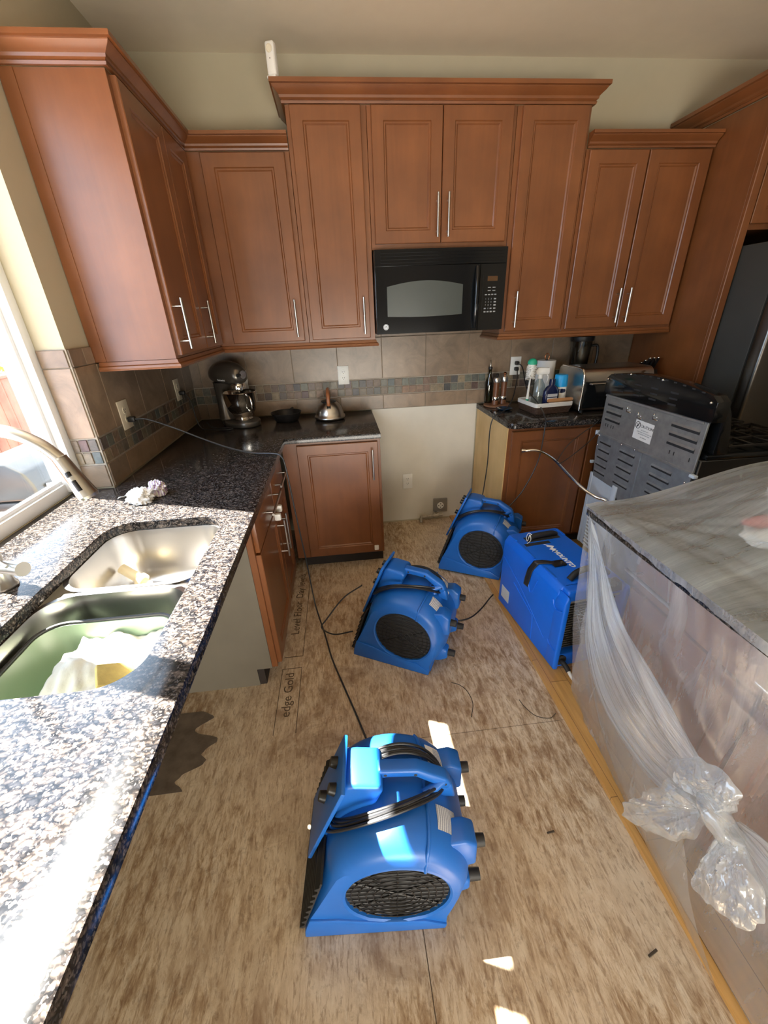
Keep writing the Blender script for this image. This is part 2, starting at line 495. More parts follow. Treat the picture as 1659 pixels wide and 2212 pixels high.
def hardwood():
    t = NT('maple_floor_boards')
    c = t.node('ShaderNodeTexCoord'); sp = t.node('ShaderNodeSeparateXYZ'); t.link(c.outputs['Object'], sp.inputs[0])
    bx = t.math('DIVIDE', sp.outputs[0], 0.082); ix = t.math('FLOOR', bx, 0)
    off = t.math('MULTIPLY', t.math('SINE', t.math('MULTIPLY', ix, 12.9898), 0), 3.3)
    iy = t.math('FLOOR', t.math('DIVIDE', t.math('ADD', sp.outputs[1], off), 0.62), 0)
    h = t.math('FRACT', t.math('MULTIPLY', t.math('SINE', t.math('ADD', t.math('MULTIPLY', ix, 7.13), t.math('MULTIPLY', iy, 3.71)), 0), 437.5), 0)
    gx = t.math('FRACT', bx, 0); gap = t.math('LESS_THAN', gx, 0.025)
    fy = t.math('FRACT', t.math('DIVIDE', t.math('ADD', sp.outputs[1], off), 0.62), 0); gap2 = t.math('LESS_THAN', fy, 0.004)
    g = t.noise(t.coords((60, 4, 60)), 1.0, 5, 0.6, 0.4)
    col = t.ramp(h, [(0.0, (0.50, 0.25, 0.065)), (0.5, (0.60, 0.33, 0.10)), (1.0, (0.66, 0.39, 0.135))])
    k = t.ramp(g, [(0.3, (0.82, 0.80, 0.76)), (0.7, (1.08, 1.08, 1.08))])
    c2 = t.mix(1.0, col, k, 'MULTIPLY')
    c3 = t.mix(t.math('MULTIPLY', t.math('MAXIMUM', gap, gap2), 0.8), c2, (0.12, 0.06, 0.02))
    t.set(Base_Color=c3, Roughness=0.32)
    return t.m
M['maple'] = hardwood()

def film_mat(name, haze, streak=None, tint=(0.88, 0.91, 0.93), gloss=0.05, bump=0.5):
    """thin clear poly sheet: see-through, milky where it creases, shiny along the pleats"""
    t = NT(name)
    out = t.n['Material Output']
    v = t.coords()
    if streak: wr = t.noise(t.coords((streak[0], streak[1], 1), kind='UV'), 1.0, 6, 0.62, 0.5)
    else: wr = t.noise(t.coords((7, 7, 4), (0.4, 0.2, 0.3)), 2.0, 4, 0.6, 1.4)
    fine = t.noise(v, 22, 3, 0.6, 1.0)
    hgt = t.math('ADD', wr, t.math('MULTIPLY', fine, 0.07))
    nrm = t.bump(hgt, bump, 0.012)
    tr = t.node('ShaderNodeBsdfTransparent'); tr.inputs['Color'].default_value = (0.96, 0.97, 0.98, 1)
    df = t.node('ShaderNodeBsdfDiffuse'); df.inputs['Color'].default_value = (*tint, 1); t.link(nrm, df.inputs['Normal'])
    tl = t.node('ShaderNodeBsdfTranslucent'); tl.inputs['Color'].default_value = (*tint, 1); t.link(nrm, tl.inputs['Normal'])
    gl = t.node('ShaderNodeBsdfAnisotropic'); gl.inputs['Roughness'].default_value = 0.20; t.link(nrm, gl.inputs['Normal'])
    m1 = t.node('ShaderNodeMixShader'); m1.inputs[0].default_value = 0.35; t.link(df.outputs[0], m1.inputs[1]); t.link(tl.outputs[0], m1.inputs[2])
    hz = t.node('ShaderNodeMixShader')
    rr = t.ramp(wr, [(0.32, (haze*0.7,)*3), (0.55, (haze,)*3), (0.80, (min(1, haze*1.7),)*3)])
    t.link(rr, hz.inputs[0]); t.link(tr.outputs[0], hz.inputs[1]); t.link(m1.outputs[0], hz.inputs[2])
    lw = t.node('ShaderNodeLayerWeight'); lw.inputs['Blend'].default_value = 0.5; t.link(nrm, lw.inputs['Normal'])
    fr = t.math('ADD', t.math('MULTIPLY', t.math('POWER', lw.outputs['Facing'], 2.5), 0.55), gloss)
    fin = t.node('ShaderNodeMixShader'); t.link(fr, fin.inputs[0]); t.link(hz.outputs[0], fin.inputs[1]); t.link(gl.outputs[0], fin.inputs[2])
    t.link(fin.outputs[0], out.inputs['Surface'])
    return t.m
M['film'] = film_mat('clear_poly_film', 0.24, bump=0.12)
M['film_top'] = film_mat('clear_poly_film_top', 0.42, (24.0, 1.6), tint=(0.74, 0.80, 0.79), bump=0.8)
M['film_side'] = film_mat('clear_poly_film_side', 0.30, (26.0, 2.2), tint=(0.85, 0.86, 0.92), bump=0.3)
M['film_fold'] = film_mat('clear_poly_film_folds', 0.42, (2.0, 26.0), bump=0.8, gloss=0.10)
M['film_knot'] = film_mat('clear_poly_film_knot', 0.30, gloss=0.12, bump=0.6)

def clear_glass(name, tint=(0.95, 0.97, 0.96), gloss=0.06):
    t = NT(name); out = t.n['Material Output']
    tr = t.node('ShaderNodeBsdfTransparent'); tr.inputs['Color'].default_value = (*tint, 1)
    gl = t.node('ShaderNodeBsdfAnisotropic'); gl.inputs['Roughness'].default_value = 0.03
    lw = t.node('ShaderNodeLayerWeight'); lw.inputs['Blend'].default_value = 0.5
    ms = t.node('ShaderNodeMixShader')
    t.link(t.math('ADD', t.math('MULTIPLY', t.math('POWER', lw.outputs['Facing'], 4.0), 0.5), gloss), ms.inputs[0])
    t.link(tr.outputs[0], ms.inputs[1]); t.link(gl.outputs[0], ms.inputs[2]); t.link(ms.outputs[0], out.inputs['Surface'])
    return t.m
M['pane'] = clear_glass('window_pane_glass', (0.97, 0.98, 0.98), 0.02)
M['bottle_glass'] = clear_glass('clear_bottle_plastic', (0.72, 0.76, 0.74), 0.10)
M['green_glass'] = clear_glass('oil_bottle_glass', (0.22, 0.24, 0.14), 0.10)
M['jar'] = clear_glass('smoky_jar_plastic', (0.55, 0.57, 0.56), 0.10)

def stripes(name, base, ink, scale, axis='Z', thr=0.55):
    t = NT(name)
    w = t.node('ShaderNodeTexWave', wave_type='BANDS', bands_direction=axis)
    w.inputs['Scale'].default_value = scale; w.inputs['Distortion'].default_value = 1.2; w.inputs['Detail'].default_value = 3; w.inputs['Detail Scale'].default_value = 6
    t.link(t.coords(), w.inputs['Vector'])
    t.set(Base_Color=t.ramp(w.outputs['Fac'], [(thr, base), (thr+0.12, ink)]), Roughness=0.5)
    return t.m
M['sticker'] = stripes('printed_white_sticker', (0.62, 0.64, 0.66), (0.30, 0.32, 0.36), 70)
M['wave_cloth'] = stripes('purple_striped_napkin', (0.80, 0.78, 0.76), (0.36, 0.22, 0.42), 34, 'X', 0.72)
# ------------------------------------------------------------------ the room shell
CEIL = 2.765
RX, RY = 4.05, -6.2
struct(MB().box((-0.22, RY, -0.06), (1.808, 0.1, 0.0)).build('floor', M['osb'], smooth=0))
struct(MB().box((1.808, RY, -0.06), (RX+0.1, 0.1, 0.018)).build('floor_hardwood', M['maple'], smooth=0))
struct(MB().box((-0.22, RY-0.1, CEIL), (RX+0.1, 0.1, CEIL+0.06)).build('ceiling', M['paint_ceil'], smooth=0))
struct(MB().box((-0.22, 0.0, 0.0), (RX+0.1, 0.1, CEIL)).build('wall_back', M['paint_wall'], smooth=0))
struct(MB().box((1.206, -0.004, 0.014), (1.978, 0.0, 0.93)).build('wall_back_lower', M['drywall'], smooth=0))
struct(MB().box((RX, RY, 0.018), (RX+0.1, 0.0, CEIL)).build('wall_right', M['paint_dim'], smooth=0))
WY0, WY1, WZ0, WZ1 = -1.23, -2.85, 0.8975, 2.39
lw = MB()
lw.box((-0.22, WY0, 0), (0, 0, CEIL))
lw.box((-0.22, WY1, 0), (0, WY0, WZ0))
lw.box((-0.22, WY1, WZ1), (0, WY0, CEIL))
lw.box((-0.22, WY1, WZ0), (-0.1435, WY0, 0.9295))
lw.box((-0.22, RY, 0), (0, WY1, CEIL))
struct(lw.build('wall_left', M['paint_wall'], smooth=0))
rw = MB()
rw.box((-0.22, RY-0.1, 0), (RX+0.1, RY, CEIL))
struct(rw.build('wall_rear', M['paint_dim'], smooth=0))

# kitchen window: vinyl frame, mullion and two panes
fw = MB()
fw.box((-0.20, WY0, 0.93), (-0.10, WY0-0.045, WZ1), 0.004)
fw.box((-0.19, WY0-0.045, 0.94), (-0.13, WY0-0.062, WZ1-0.05), 0.004)
fw.box((-0.20, WY1, 0.93), (-0.10, WY1+0.045, WZ1), 0.004)
fw.box((-0.20, WY1, WZ1-0.05), (-0.10, WY0, WZ1), 0.004)
fw.box((-0.20, WY1, 0.93), (-0.145, WY0, 0.978), 0.004)
fw.box((-0.175, WY1, 0.975), (-0.155, WY0, 0.992), 0.003)
fw.box((-0.185, -2.01, 0.96), (-0.12, -2.082, WZ1-0.03), 0.004)
win = struct(fw.build('window_1', M['vinyl']))
for a, b in ((WY0-0.055, -2.03), (-2.06, WY1+0.04)):
    p = MB().box((-0.168, b, 0.975), (-0.163, a, WZ1-0.045)).build('window_pane', M['pane'], win, world=True, smooth=0)

# stone tile backsplash with a slate mosaic band, built tile by tile on grout
def tiles_on(origin, xdir, zone, name_big, bigs, mosaics):
    pass
GR = 0.003
bt, mo, gr = MB(), MB(), MB()
def tile(mb, plane, a0, a1, z0, z1, g=GR):
    a0, a1 = min(a0, a1)+g/2, max(a0, a1)-g/2; z0 += g/2; z1 -= g/2
    if a1-a0 < 0.006 or z1-z0 < 0.006: return
    if plane == 'B': mb.box((a0, -0.0095, z0), (a1, -0.004, z1), 0.0015, 1)
    elif plane == 'L': mb.box((0.004, a0, z0), (0.0095, a1, z1), 0.0015, 1)
    else: mb.box((a0, WY0-0.0095, z0), (a1, WY0-0.004, z1), 0.0015, 1)
TZ = 1.408
rows = [(0.932, 1.03), (1.142, TZ)]
def run(mb, plane, lo, hi, joints, rws):
    js = sorted([j for j in joints if lo < j < hi]+[lo, hi])
    for z0, z1 in rws:
        for a, b in zip(js, js[1:]): tile(mb, plane, a, b, z0, z1)
jb = [0.374+0.3045*k for k in range(-2, 11)]
run(bt, 'B', 0.0095, 3.098, jb, rows)
run(bt, 'B', 1.225, 1.983, jb, [(TZ, 1.45)])
jl = [-0.163-0.3045*k for k in range(0, 5)]
run(bt, 'L', WY0, -0.0095, jl, rows)
run(bt, 'L', WY0, -1.075, [-1.14], [(TZ, 1.472)])
run(bt, 'J', -0.10, 0.0, [], rows + [(TZ, 1.472)])
def mosaic(plane, lo, hi, start):
    k = 0.0505
    for r in range(2):
        z0 = 1.034+r*0.0525
        a = start
        while a < hi:
            tile(mo, plane, max(a, lo), min(a+k, hi), z0, z0+0.0515, 0.004); a += k
mosaic('B', 0.0095, 3.098, 0.0095)
mosaic('L', WY0, -0.0095, WY0)
k3 = [(-0.1, -0.072), (-0.072, -0.036), (-0.036, 0.0)]
for r in range(2):
    for a, b in k3: tile(mo, 'J', a, b, 1.034+r*0.0525, 1.0855+r*0.0525, 0.004)
gr.box((0.004, -0.004, 0.931), (3.098, -0.0005, TZ+0.002)); gr.box((1.225, -0.004, TZ), (1.983, -0.0005, 1.45))
gr.box((0.0005, WY0, 0.931), (0.004, -0.004, TZ)); gr.box((0.0005, WY0, TZ), (0.004, -1.075, 1.473))
gr.box((-0.10, WY0-0.004, 0.931), (0.004, WY0-0.0002, 1.473))
struct(gr.build('wall_tile_grout', M['grout'], smooth=0))
struct(bt.build('wall_tile_panel', M['tile'], smooth=30))
struct(mo.build('wall_tile_band', M['mosaic'], smooth=30))

# shade under the counter painted as a dark patch, panel seams and the mill print on the subfloor
FL = bpy.data.objects['floor']
def flat_poly(name, pts, mat, parent, z=0.0012):
    mb = MB(); mb.prism(pts, 0.0002, z, 'Z'); return mb.build(name, mat, parent, world=True, smooth=0)
M['shade_patch'] = simple('painted_counter_shade', (0.13, 0.10, 0.075), 0.8, var=0.3, scale=20)
M['seam'] = simple('panel_seam_gap', (0.10, 0.07, 0.045), 0.9)
M['faded_ink'] = simple('faded_panel_ink', (0.10, 0.07, 0.045), 0.8, var=0.3, scale=60)
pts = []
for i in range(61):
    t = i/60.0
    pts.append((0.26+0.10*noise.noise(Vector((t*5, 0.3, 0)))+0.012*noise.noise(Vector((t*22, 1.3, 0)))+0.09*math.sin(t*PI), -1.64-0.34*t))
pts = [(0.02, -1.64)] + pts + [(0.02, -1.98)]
flat_poly('floor_painted_shade', pts, M['shade_patch'], FL)
sm = MB()
sm.box((1.05, -1.8915, 0.0002), (1.805, -1.89, 0.0006)); sm.box((1.098, -6.0, 0.0002), (1.1005, -1.89, 0.0008))
build_each(sm, 'floor_seam', M['seam'], FL, world=True, smooth=0)
for s, x, y, sz in (('Level Floor  Day levels', 0.640, -0.93, 0.062), ('edge Gold', 0.640, -1.60, 0.058)):
    lettering('floor_print', s, sz, frame((x, y, 0.0006), (0, 1, 0), (-1, 0, 0)), M['faded_ink'], FL, world=True)
bd = MB()
bd.box((0.690, -1.375, 0.0002), (0.693, -0.56, 0.0010)); bd.box((0.60, -1.378, 0.0002), (0.693, -1.374, 0.0010))
bd.box((0.690, -1.80, 0.0002), (0.693, -1.45, 0.0010)); bd.box((0.60, -1.453, 0.0002), (0.693, -1.450, 0.0010)); bd.box((0.597, -1.80, 0.0002), (0.60, -1.45, 0.0010))
bd.build('floor_print', M['faded_ink'], FL, world=True, smooth=0)

# ------------------------------------------------------------------ cabinets
ROTX = Matrix.Rotation(PI/2, 4, 'Z')      # local -y faces +X, local x runs along +Y
def door_mesh(w, h, st=0.058, t=0.02):
    """five-piece door: frame, moulded inner edge, recessed panel; front at y=-t, x 0..w, z 0..h"""
    mb = MB()
    def ring(i, y): return [(i, y, i), (w-i, y, i), (w-i, y, h-i), (i, y, h-i)]
    R = [ring(0, 0), ring(0, -t+0.003), ring(0.003, -t), ring(st, -t), ring(st+0.004, -t+0.005), ring(st+0.010, -t+0.005), ring(st+0.016, -t+0.010)]
    vs = sum(R, []); fs = []
    for k in range(len(R)-1):
        for i in range(4):
            fs.append((k*4+i, k*4+(i+1) % 4, (k+1)*4+(i+1) % 4, (k+1)*4+i))
    fs.append((24, 25, 26, 27)); fs.append((3, 2, 1, 0))
    mb.add(vs, fs); return mb

def drawer_mesh(w, h, t=0.02):
    return MB().box((0, -t, 0), (w, 0, h), 0.004, 2)

def bar_pull(c, length, vertical=True, stand=0.034, r=0.0058):
    """local door frame: c on the front face (x, y, z)"""
    x, y, z = c; h = length/2; mb = MB()
    if vertical:
        mb.cyl((x, y-stand, z-h), (x, y-stand, z+h), r, n=16)
        for s in (-1, 1): mb.cyl((x, y, z+s*(h-0.03)), (x, y-stand, z+s*(h-0.03)), r*0.75, n=12)
    else:
        mb.cyl((x-h, y-stand, z), (x+h, y-stand, z), r, n=16)
        for s in (-1, 1): mb.cyl((x+s*(h-0.03), y, z), (x+s*(h-0.03), y-stand, z), r*0.75, n=12)
    return mb

def put_door(cab, rect, face, axis, handle=None, kind='door', label=None):
    """rect (a0,a1,z0,z1) in world along the run; face = coordinate of the cabinet front; handle (a, z, length, vertical)"""
    a0, a1, z0, z1 = rect
    T = Matrix.Translation((a0, face, z0)) if axis == 'Y' else Matrix.Translation((face, a0, z0)) @ ROTX
    mb = door_mesh(a1-a0, z1-z0) if kind == 'door' else drawer_mesh(a1-a0, z1-z0)
    mb.v = [T @ p for p in mb.v]
    d = mb.build(kind, M['cab_v'] if kind == 'door' else (M['cab_x'] if axis == 'Y' else M['cab_y']), cab, world=True, smooth=25)
    if handle:
        a, z, ln, vert = handle
        hb = bar_pull((a-a0, -0.02, z-z0), ln, vert); hb.v = [T @ p for p in hb.v]
        hb.build('handle', M['nickel'], d, world=True)
    return d

def cabinet(name, label, cat, a, b, mat='cab_v', bev=0.001, group=None):
    c = thing(name, label, cat, ((a[0]+b[0])/2, (a[1]+b[1])/2, min(a[2], b[2])), group=group)
    MB().box(a, b, bev, 1).build('body', M[mat], c, world=True, smooth=0)
    return c

UF = -0.325
c = cabinet('wall_cabinet', 'cherry wall cabinet beside the window, its bare side panel lit by daylight', 'cabinet', (0.003, -1.07, 1.41), (0.325, -0.347, 2.285))
MB().box((0.003, -1.073, 1.41), (0.05, -1.0705, 2.285), 0.001, 1).build('edge_stile', M['cab_v'], c, world=True)
put_door(c, (-1.044, -0.672, 1.422, 2.277), 0.325, 'X', (-1.018, 1.54, 0.19, True))
put_door(c, (-0.662, -0.365, 1.422, 2.277), 0.325, 'X', (-0.635, 1.54, 0.19, True))
c = cabinet('wall_cabinet', 'dark cherry wall cabinet with one wide door in the left corner', 'cabinet', (0.003, UF, 1.41), (0.831, -0.003, 2.285))
put_door(c, (0.402, 0.808, 1.422, 2.278), UF, 'Y', (0.774, 1.54, 0.19, True))
c = cabinet('wall_cabinet', 'tall narrow cherry cabinet on the left of the microwave', 'cabinet', (0.833, UF, 1.41), (1.221, -0.003, 2.456))
put_door(c, (0.853, 1.193, 1.424, 2.452), UF, 'Y', (1.16, 1.54, 0.19, True))
c = cabinet('wall_cabinet', 'two-door cherry cabinet directly above the black microwave', 'cabinet', (1.223, UF, 1.862), (1.983, -0.003, 2.456))
put_door(c, (1.243, 1.600, 1.886, 2.452), UF, 'Y', (1.577, 2.005, 0.195, True))
put_door(c, (1.604, 1.963, 1.886, 2.452), UF, 'Y', (1.635, 2.005, 0.195, True))
c = cabinet('wall_cabinet', 'tall narrow cherry cabinet on the right of the microwave', 'cabinet', (1.985, UF, 1.41), (2.375, -0.003, 2.456))
put_door(c, (2.010, 2.358, 1.424, 2.452), UF, 'Y', (2.056, 1.54, 0.19, True))
c = cabinet('wall_cabinet', 'shorter two-door cherry wall cabinet above the toaster', 'cabinet', (2.377, UF, 1.41), (3.097, -0.003, 2.285))
put_door(c, (2.392, 2.722, 1.422, 2.278), UF, 'Y', (2.692, 1.54, 0.185, True))
put_door(c, (2.730, 3.082, 1.422, 2.278), UF, 'Y', (2.757, 1.54, 0.185, True))

def sweep(path, prof, side=-1):
    mb = MB(); P = [Vector((p[0], p[1])) for p in path]; n = len(P); m = len(prof)
    N = []
    for i in range(n-1):
        d = (P[i+1]-P[i]).normalized(); N.append(Vector((-d.y, d.x))*side)
    vs = []
    for i in range(n):
        if i == 0: o = N[0]
        elif i == n-1: o = N[-1]
        else:
            o = N[i-1]+N[i]; o = o/(o.dot(N[i]))
        for (q, z) in prof: vs.append((P[i].x+o.x*q, P[i].y+o.y*q, z))
    fs = []
    for i in range(n-1):
        for k in range(m): fs.append((i*m+k, i*m+(k+1) % m, (i+1)*m+(k+1) % m, (i+1)*m+k))
    fs += [tuple(range(m-1, -1, -1)), tuple(range((n-1)*m, n*m))]
    mb.add(vs, fs); return mb

def crown_prof(z, h, o=0.055):
    k = h/0.08
    return [(0.001, z), (0.012, z), (0.014, z+0.010*k), (0.010, z+0.014*k), (0.018, z+0.020*k), (0.020, z+0.030*k), (0.026, z+0.036*k), (0.040, z+0.048*k),
            (0.046, z+0.056*k), (0.046, z+0.060*k), (o, z+0.063*k), (o, z+h), (0.001, z+h)]
tag(sweep([(0.002, -1.071), (0.3255, -1.071), (0.3255, -0.3255), (0.830, -0.3255)], crown_prof(2.286, 0.062)).build('crown_molding', M['cab_x'], smooth=30),
    'stepped crown moulding wrapping the cabinet beside the window into the left corner', 'crown moulding')
tag(sweep([(0.832, -0.003), (0.832, -0.3255), (2.376, -0.3255), (2.376, -0.003)], crown_prof(2.457, 0.076)).build('crown_molding', M['cab_x'], smooth=30),
    'tallest stepped crown moulding over the microwave cabinets', 'crown moulding')
tag(sweep([(2.378, -0.3255), (3.097, -0.3255)], crown_prof(2.286, 0.062)).build('crown_molding', M['cab_x'], smooth=30),
    'short crown moulding over the cabinet above the toaster', 'crown moulding')
rail = [(-0.018, 1.376), (0.016, 1.376), (0.019, 1.384), (0.016, 1.392), (0.008, 1.396), (0.004, 1.4095), (-0.018, 1.4095)]
tag(sweep([(0.02, -1.071), (0.325, -1.071), (0.325, -0.325), (1.2215, -0.325), (1.2215, -0.012)], rail).build('light_rail', M['cab_x'], smooth=30),
    'thin moulded rail under the cabinets left of the microwave', 'light rail')
tag(sweep([(1.9845, -0.012), (1.9845, -0.325), (3.095, -0.325)], rail).build('light_rail', M['cab_x'], smooth=30),
    'thin moulded rail under the cabinets right of the microwave', 'light rail')

# base cabinets
def white_latch(p, n, parent, up=Vector((0, 0, 1))):
    n = Vector(n); mb = MB(frame(p, up.cross(n), up))
    mb.box((-0.015, -0.018, 0), (0.015, 0.018, 0.012), 0.005, 2)
    return mb
c = cabinet('base_cabinet', 'cherry base cabinet with a single framed door left of the range gap', 'cabinet', (0.62, -0.60, 0.10), (1.199, -0.012, 0.897))
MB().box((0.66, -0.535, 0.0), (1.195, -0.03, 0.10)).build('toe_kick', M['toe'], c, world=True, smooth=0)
d = put_door(c, (0.705, 1.182, 0.112, 0.872), -0.60, 'Y', (1.147, 0.738, 0.19, True))
lt = white_latch((1.145, -0.62, 0.148), (0, -1, 0), d); lt.build('child_latch', M['white_plastic'], d, world=True)
c = cabinet('base_cabinet', 'dark cherry base cabinet with two drawers, its beige end beside the empty sink bay', 'cabinet', (0.012, -1.525, 0.10), (0.60, -0.635, 0.897))
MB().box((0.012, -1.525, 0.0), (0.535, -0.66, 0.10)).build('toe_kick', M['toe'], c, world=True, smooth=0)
MB().box((0.012, -1.531, 0.10), (0.575, -1.5255, 0.897)).build('side_panel', M['melamine'], c, world=True, smooth=0)
MB().box((0.012, -1.531, 0.0), (0.505, -1.5255, 0.10)).build('side_panel', M['melamine'], c, world=True, smooth=0)
put_door(c, (-1.085, -0.72, 0.705, 0.872), 0.60, 'X', (-0.89, 0.785, 0.24, False), 'drawer')
d2 = put_door(c, (-1.510, -1.095, 0.705, 0.872), 0.60, 'X', (-1.18, 0.775, 0.26, False), 'drawer')
put_door(c, (-1.045, -0.72, 0.112, 0.695), 0.60, 'X', (-1.008, 0.53, 0.21, True))
d3 = put_door(c, (-1.510, -1.055, 0.112, 0.695), 0.60, 'X', (-1.085, 0.53, 0.21, True))
for q in ((0.62, -1.12, 0.672), (0.62, -1.06, 0.690)):
    lt = MB(frame(q, (0, 1, 0), (0, 0, 1))); lt.box((-0.012, -0.018, -0.001), (0.012, 0.018, 0.03), 0.006, 2)
    lt.build('child_latch', M['white_plastic'], d3, world=True)
c = cabinet('base_cabinet', 'cherry base cabinet with a pale plywood side right of the range gap', 'cabinet', (1.990, -0.60, 0.105), (3.094, -0.012, 0.897))
MB().box((1.984, -0.60, 0.019), (1.9895, -0.012, 0.897)).build('side_panel', M['plywood'], c, world=True, smooth=0)['label'] = 'bare pale plywood side panel'
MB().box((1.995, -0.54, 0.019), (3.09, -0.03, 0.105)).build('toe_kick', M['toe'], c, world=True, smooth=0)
put_door(c, (2.012, 2.500, 0.125, 0.872), -0.60, 'Y')
put_door(c, (2.512, 3.070, 0.125, 0.872), -0.60, 'Y')
# refrigerator enclosure
c = thing('refrigerator_cabinet', 'tall cherry enclosure around the refrigerator with doors over it', 'cabinet', (3.55, -0.32, 0.018))
MB().box((3.102, -0.625, 0.018), (3.124, -0.003, 2.40), 0.001, 1).build('side_panel', M['cab_v'], c, world=True, smooth=0)
MB().box((3.100, -0.648, 0.018), (3.142, -0.6255, 2.40), 0.003, 1).build('face_stile', M['cab_v'], c, world=True, smooth=30)
MB().box((3.126, -0.625, 1.87), (4.04, -0.003, 2.40), 0.001, 1).build('body', M['cab_v'], c, world=True, smooth=0)
put_door(c, (3.150, 3.585, 1.895, 2.40), -0.625, 'Y')
put_door(c, (3.590, 4.025, 1.895, 2.40), -0.625, 'Y')
tag(sweep([(3.1005, -0.006), (3.1005, -0.649), (4.04, -0.649)], crown_prof(2.403, 0.082)).build('crown_molding', M['cab_y'], smooth=30),
    'dark crown moulding along the top of the refrigerator enclosure', 'crown moulding')

# ------------------------------------------------------------------ granite worktops
def rounded(x0, y0, x1, y1, r, n=8):
    pts = []
    for cx, cy, a0 in ((x1-r, y1-r, 0), (x0+r, y1-r, PI/2), (x0+r, y0+r, PI), (x1-r, y0+r, 1.5*PI)):
        for i in range(n+1):
            a = a0+PI/2*i/n; pts.append((cx+r*math.cos(a), cy+r*math.sin(a)))
    return pts
def slab_with_hole(outer, hole, z0, z1, name, mat, bev=0.004):
    bm = bmesh.new()
    def loop(p):
        vs = [bm.verts.new((x, y, z1)) for x, y in p]
        return [bm.edges.new((vs[i], vs[(i+1) % len(vs)])) for i in range(len(vs))]
    es = loop(outer)+(loop(hole) if hole else [])
    bmesh.ops.triangle_fill(bm, edges=es, use_beauty=True)
    faces = list(bm.faces)
    r = bmesh.ops.extrude_face_region(bm, geom=faces)
    for g in r['geom']:
        if isinstance(g, bmesh.types.BMVert): g.co.z = z0
    bmesh.ops.recalc_face_normals(bm, faces=bm.faces)
    sharp = [e for e in bm.edges if len(e.link_faces) == 2 and e.calc_face_angle(0) > 1.0 and abs(e.verts[0].co.z-e.verts[1].co.z) < 1e-6 and e.verts[0].co.z > (z0+z1)/2]
    bmesh.ops.bevel(bm, geom=sharp, offset=bev, segments=2, profile=0.5, affect='EDGES', clamp_overlap=True)
    me = bpy.data.meshes.new(name); bm.to_mesh(me); bm.free()
    me.materials.append(mat)
    me.polygons.foreach_set('use_smooth', [True]*len(me.polygons)); me.set_sharp_from_angle(angle=math.radians(35))
    o = bpy.data.objects.new(name, me); COL.objects.link(o); WM[o.name] = Matrix.Identity(4)
    return o
CT = 0.93
SINK = (0.168, -2.338, 0.550, -1.604)
outer = [(0.011, -0.011), (0.011, -1.241), (-0.143, -1.241), (-0.143, -2.84), (0.002, -2.84), (0.002, -3.6), (0.65, -3.6), (0.65, -0.65), (1.2, -0.65), (1.2, -0.011)]
g = slab_with_hole(outer, rounded(SINK[0], SINK[1], SINK[2], SINK[3], 0.085)[::-1], 0.898, CT, 'countertop', M['granite'])
tag(g, 'long L-shaped speckled granite worktop with the sink cut into it', 'countertop')
rc = [(1.976, -0.011), (1.976, -0.60)] + [(2.026-0.05*math.cos(PI/2*i/6), -0.60-0.05*math.sin(PI/2*i/6)) for i in range(1, 7)] + [(3.095, -0.65), (3.095, -0.011)]
g = slab_with_hole(rc, None, 0.898, CT, 'countertop', M['granite'])
tag(g, 'short speckled granite worktop right of the range gap', 'countertop')

# ------------------------------------------------------------------ sink, faucet
def bowl(mb, x0, y0, x1, y1, ztop, zbot, r, slope=0.02):
    rings = []
    for inset, z, rr in ((-0.014, ztop, r+0.014), (0, ztop, r), (0.004, ztop-0.02, r), (slope*0.6, zbot+0.05, r*0.9), (slope, zbot+0.02, r*0.8), (slope+0.02, zbot+0.004, r*0.7), (slope+0.05, zbot, r*0.5)):
        rings.append([(p[0], p[1], z) for p in rounded(x0+inset, y0+inset, x1-inset, y1-inset, max(0.02, rr), 8)])
    n = len(rings[0]); vs = sum(rings, []); fs = []
    for k in range(len(rings)-1):
        for i in range(n): fs.append((k*n+i, k*n+(i+1) % n, (k+1)*n+(i+1) % n, (k+1)*n+i))
    fs.append(tuple(range((len(rings)-1)*n, len(rings)*n)))
    mb.add(vs, fs)
sk = thing('kitchen_sink', 'double bowl stainless sink set under the granite by the window', 'sink', (0.36, -1.97, 0.70))
mb = MB(); bowl(mb, 0.172, -1.945, 0.546, -1.608, 0.8975, 0.70, 0.08)
mb.build('bowl', M['steel'], sk, world=True, smooth=50)
mb = MB(); bowl(mb, 0.172, -2.334, 0.546, -1.975, 0.8975, 0.69, 0.08)
mb.build('bowl', M['steel'], sk, world=True, smooth=50)
mb = MB(); mb.box((0.19, -1.974, 0.872), (0.53, -1.946, 0.892), 0.008, 3)
mb.build('divider', M['steel'], sk, world=True)
for y in (-1.78, -2.16):
    mb = MB().lathe([(0.0, 0.0), (0.045, 0.0), (0.045, 0.004), (0.036, 0.006), (0.030, 0.002), (0.0, 0.002)], (0.36, y, 0.7005 if y > -1.9 else 0.6905), 24)
    mb.build('drain', M['chrome'], sk, world=True)

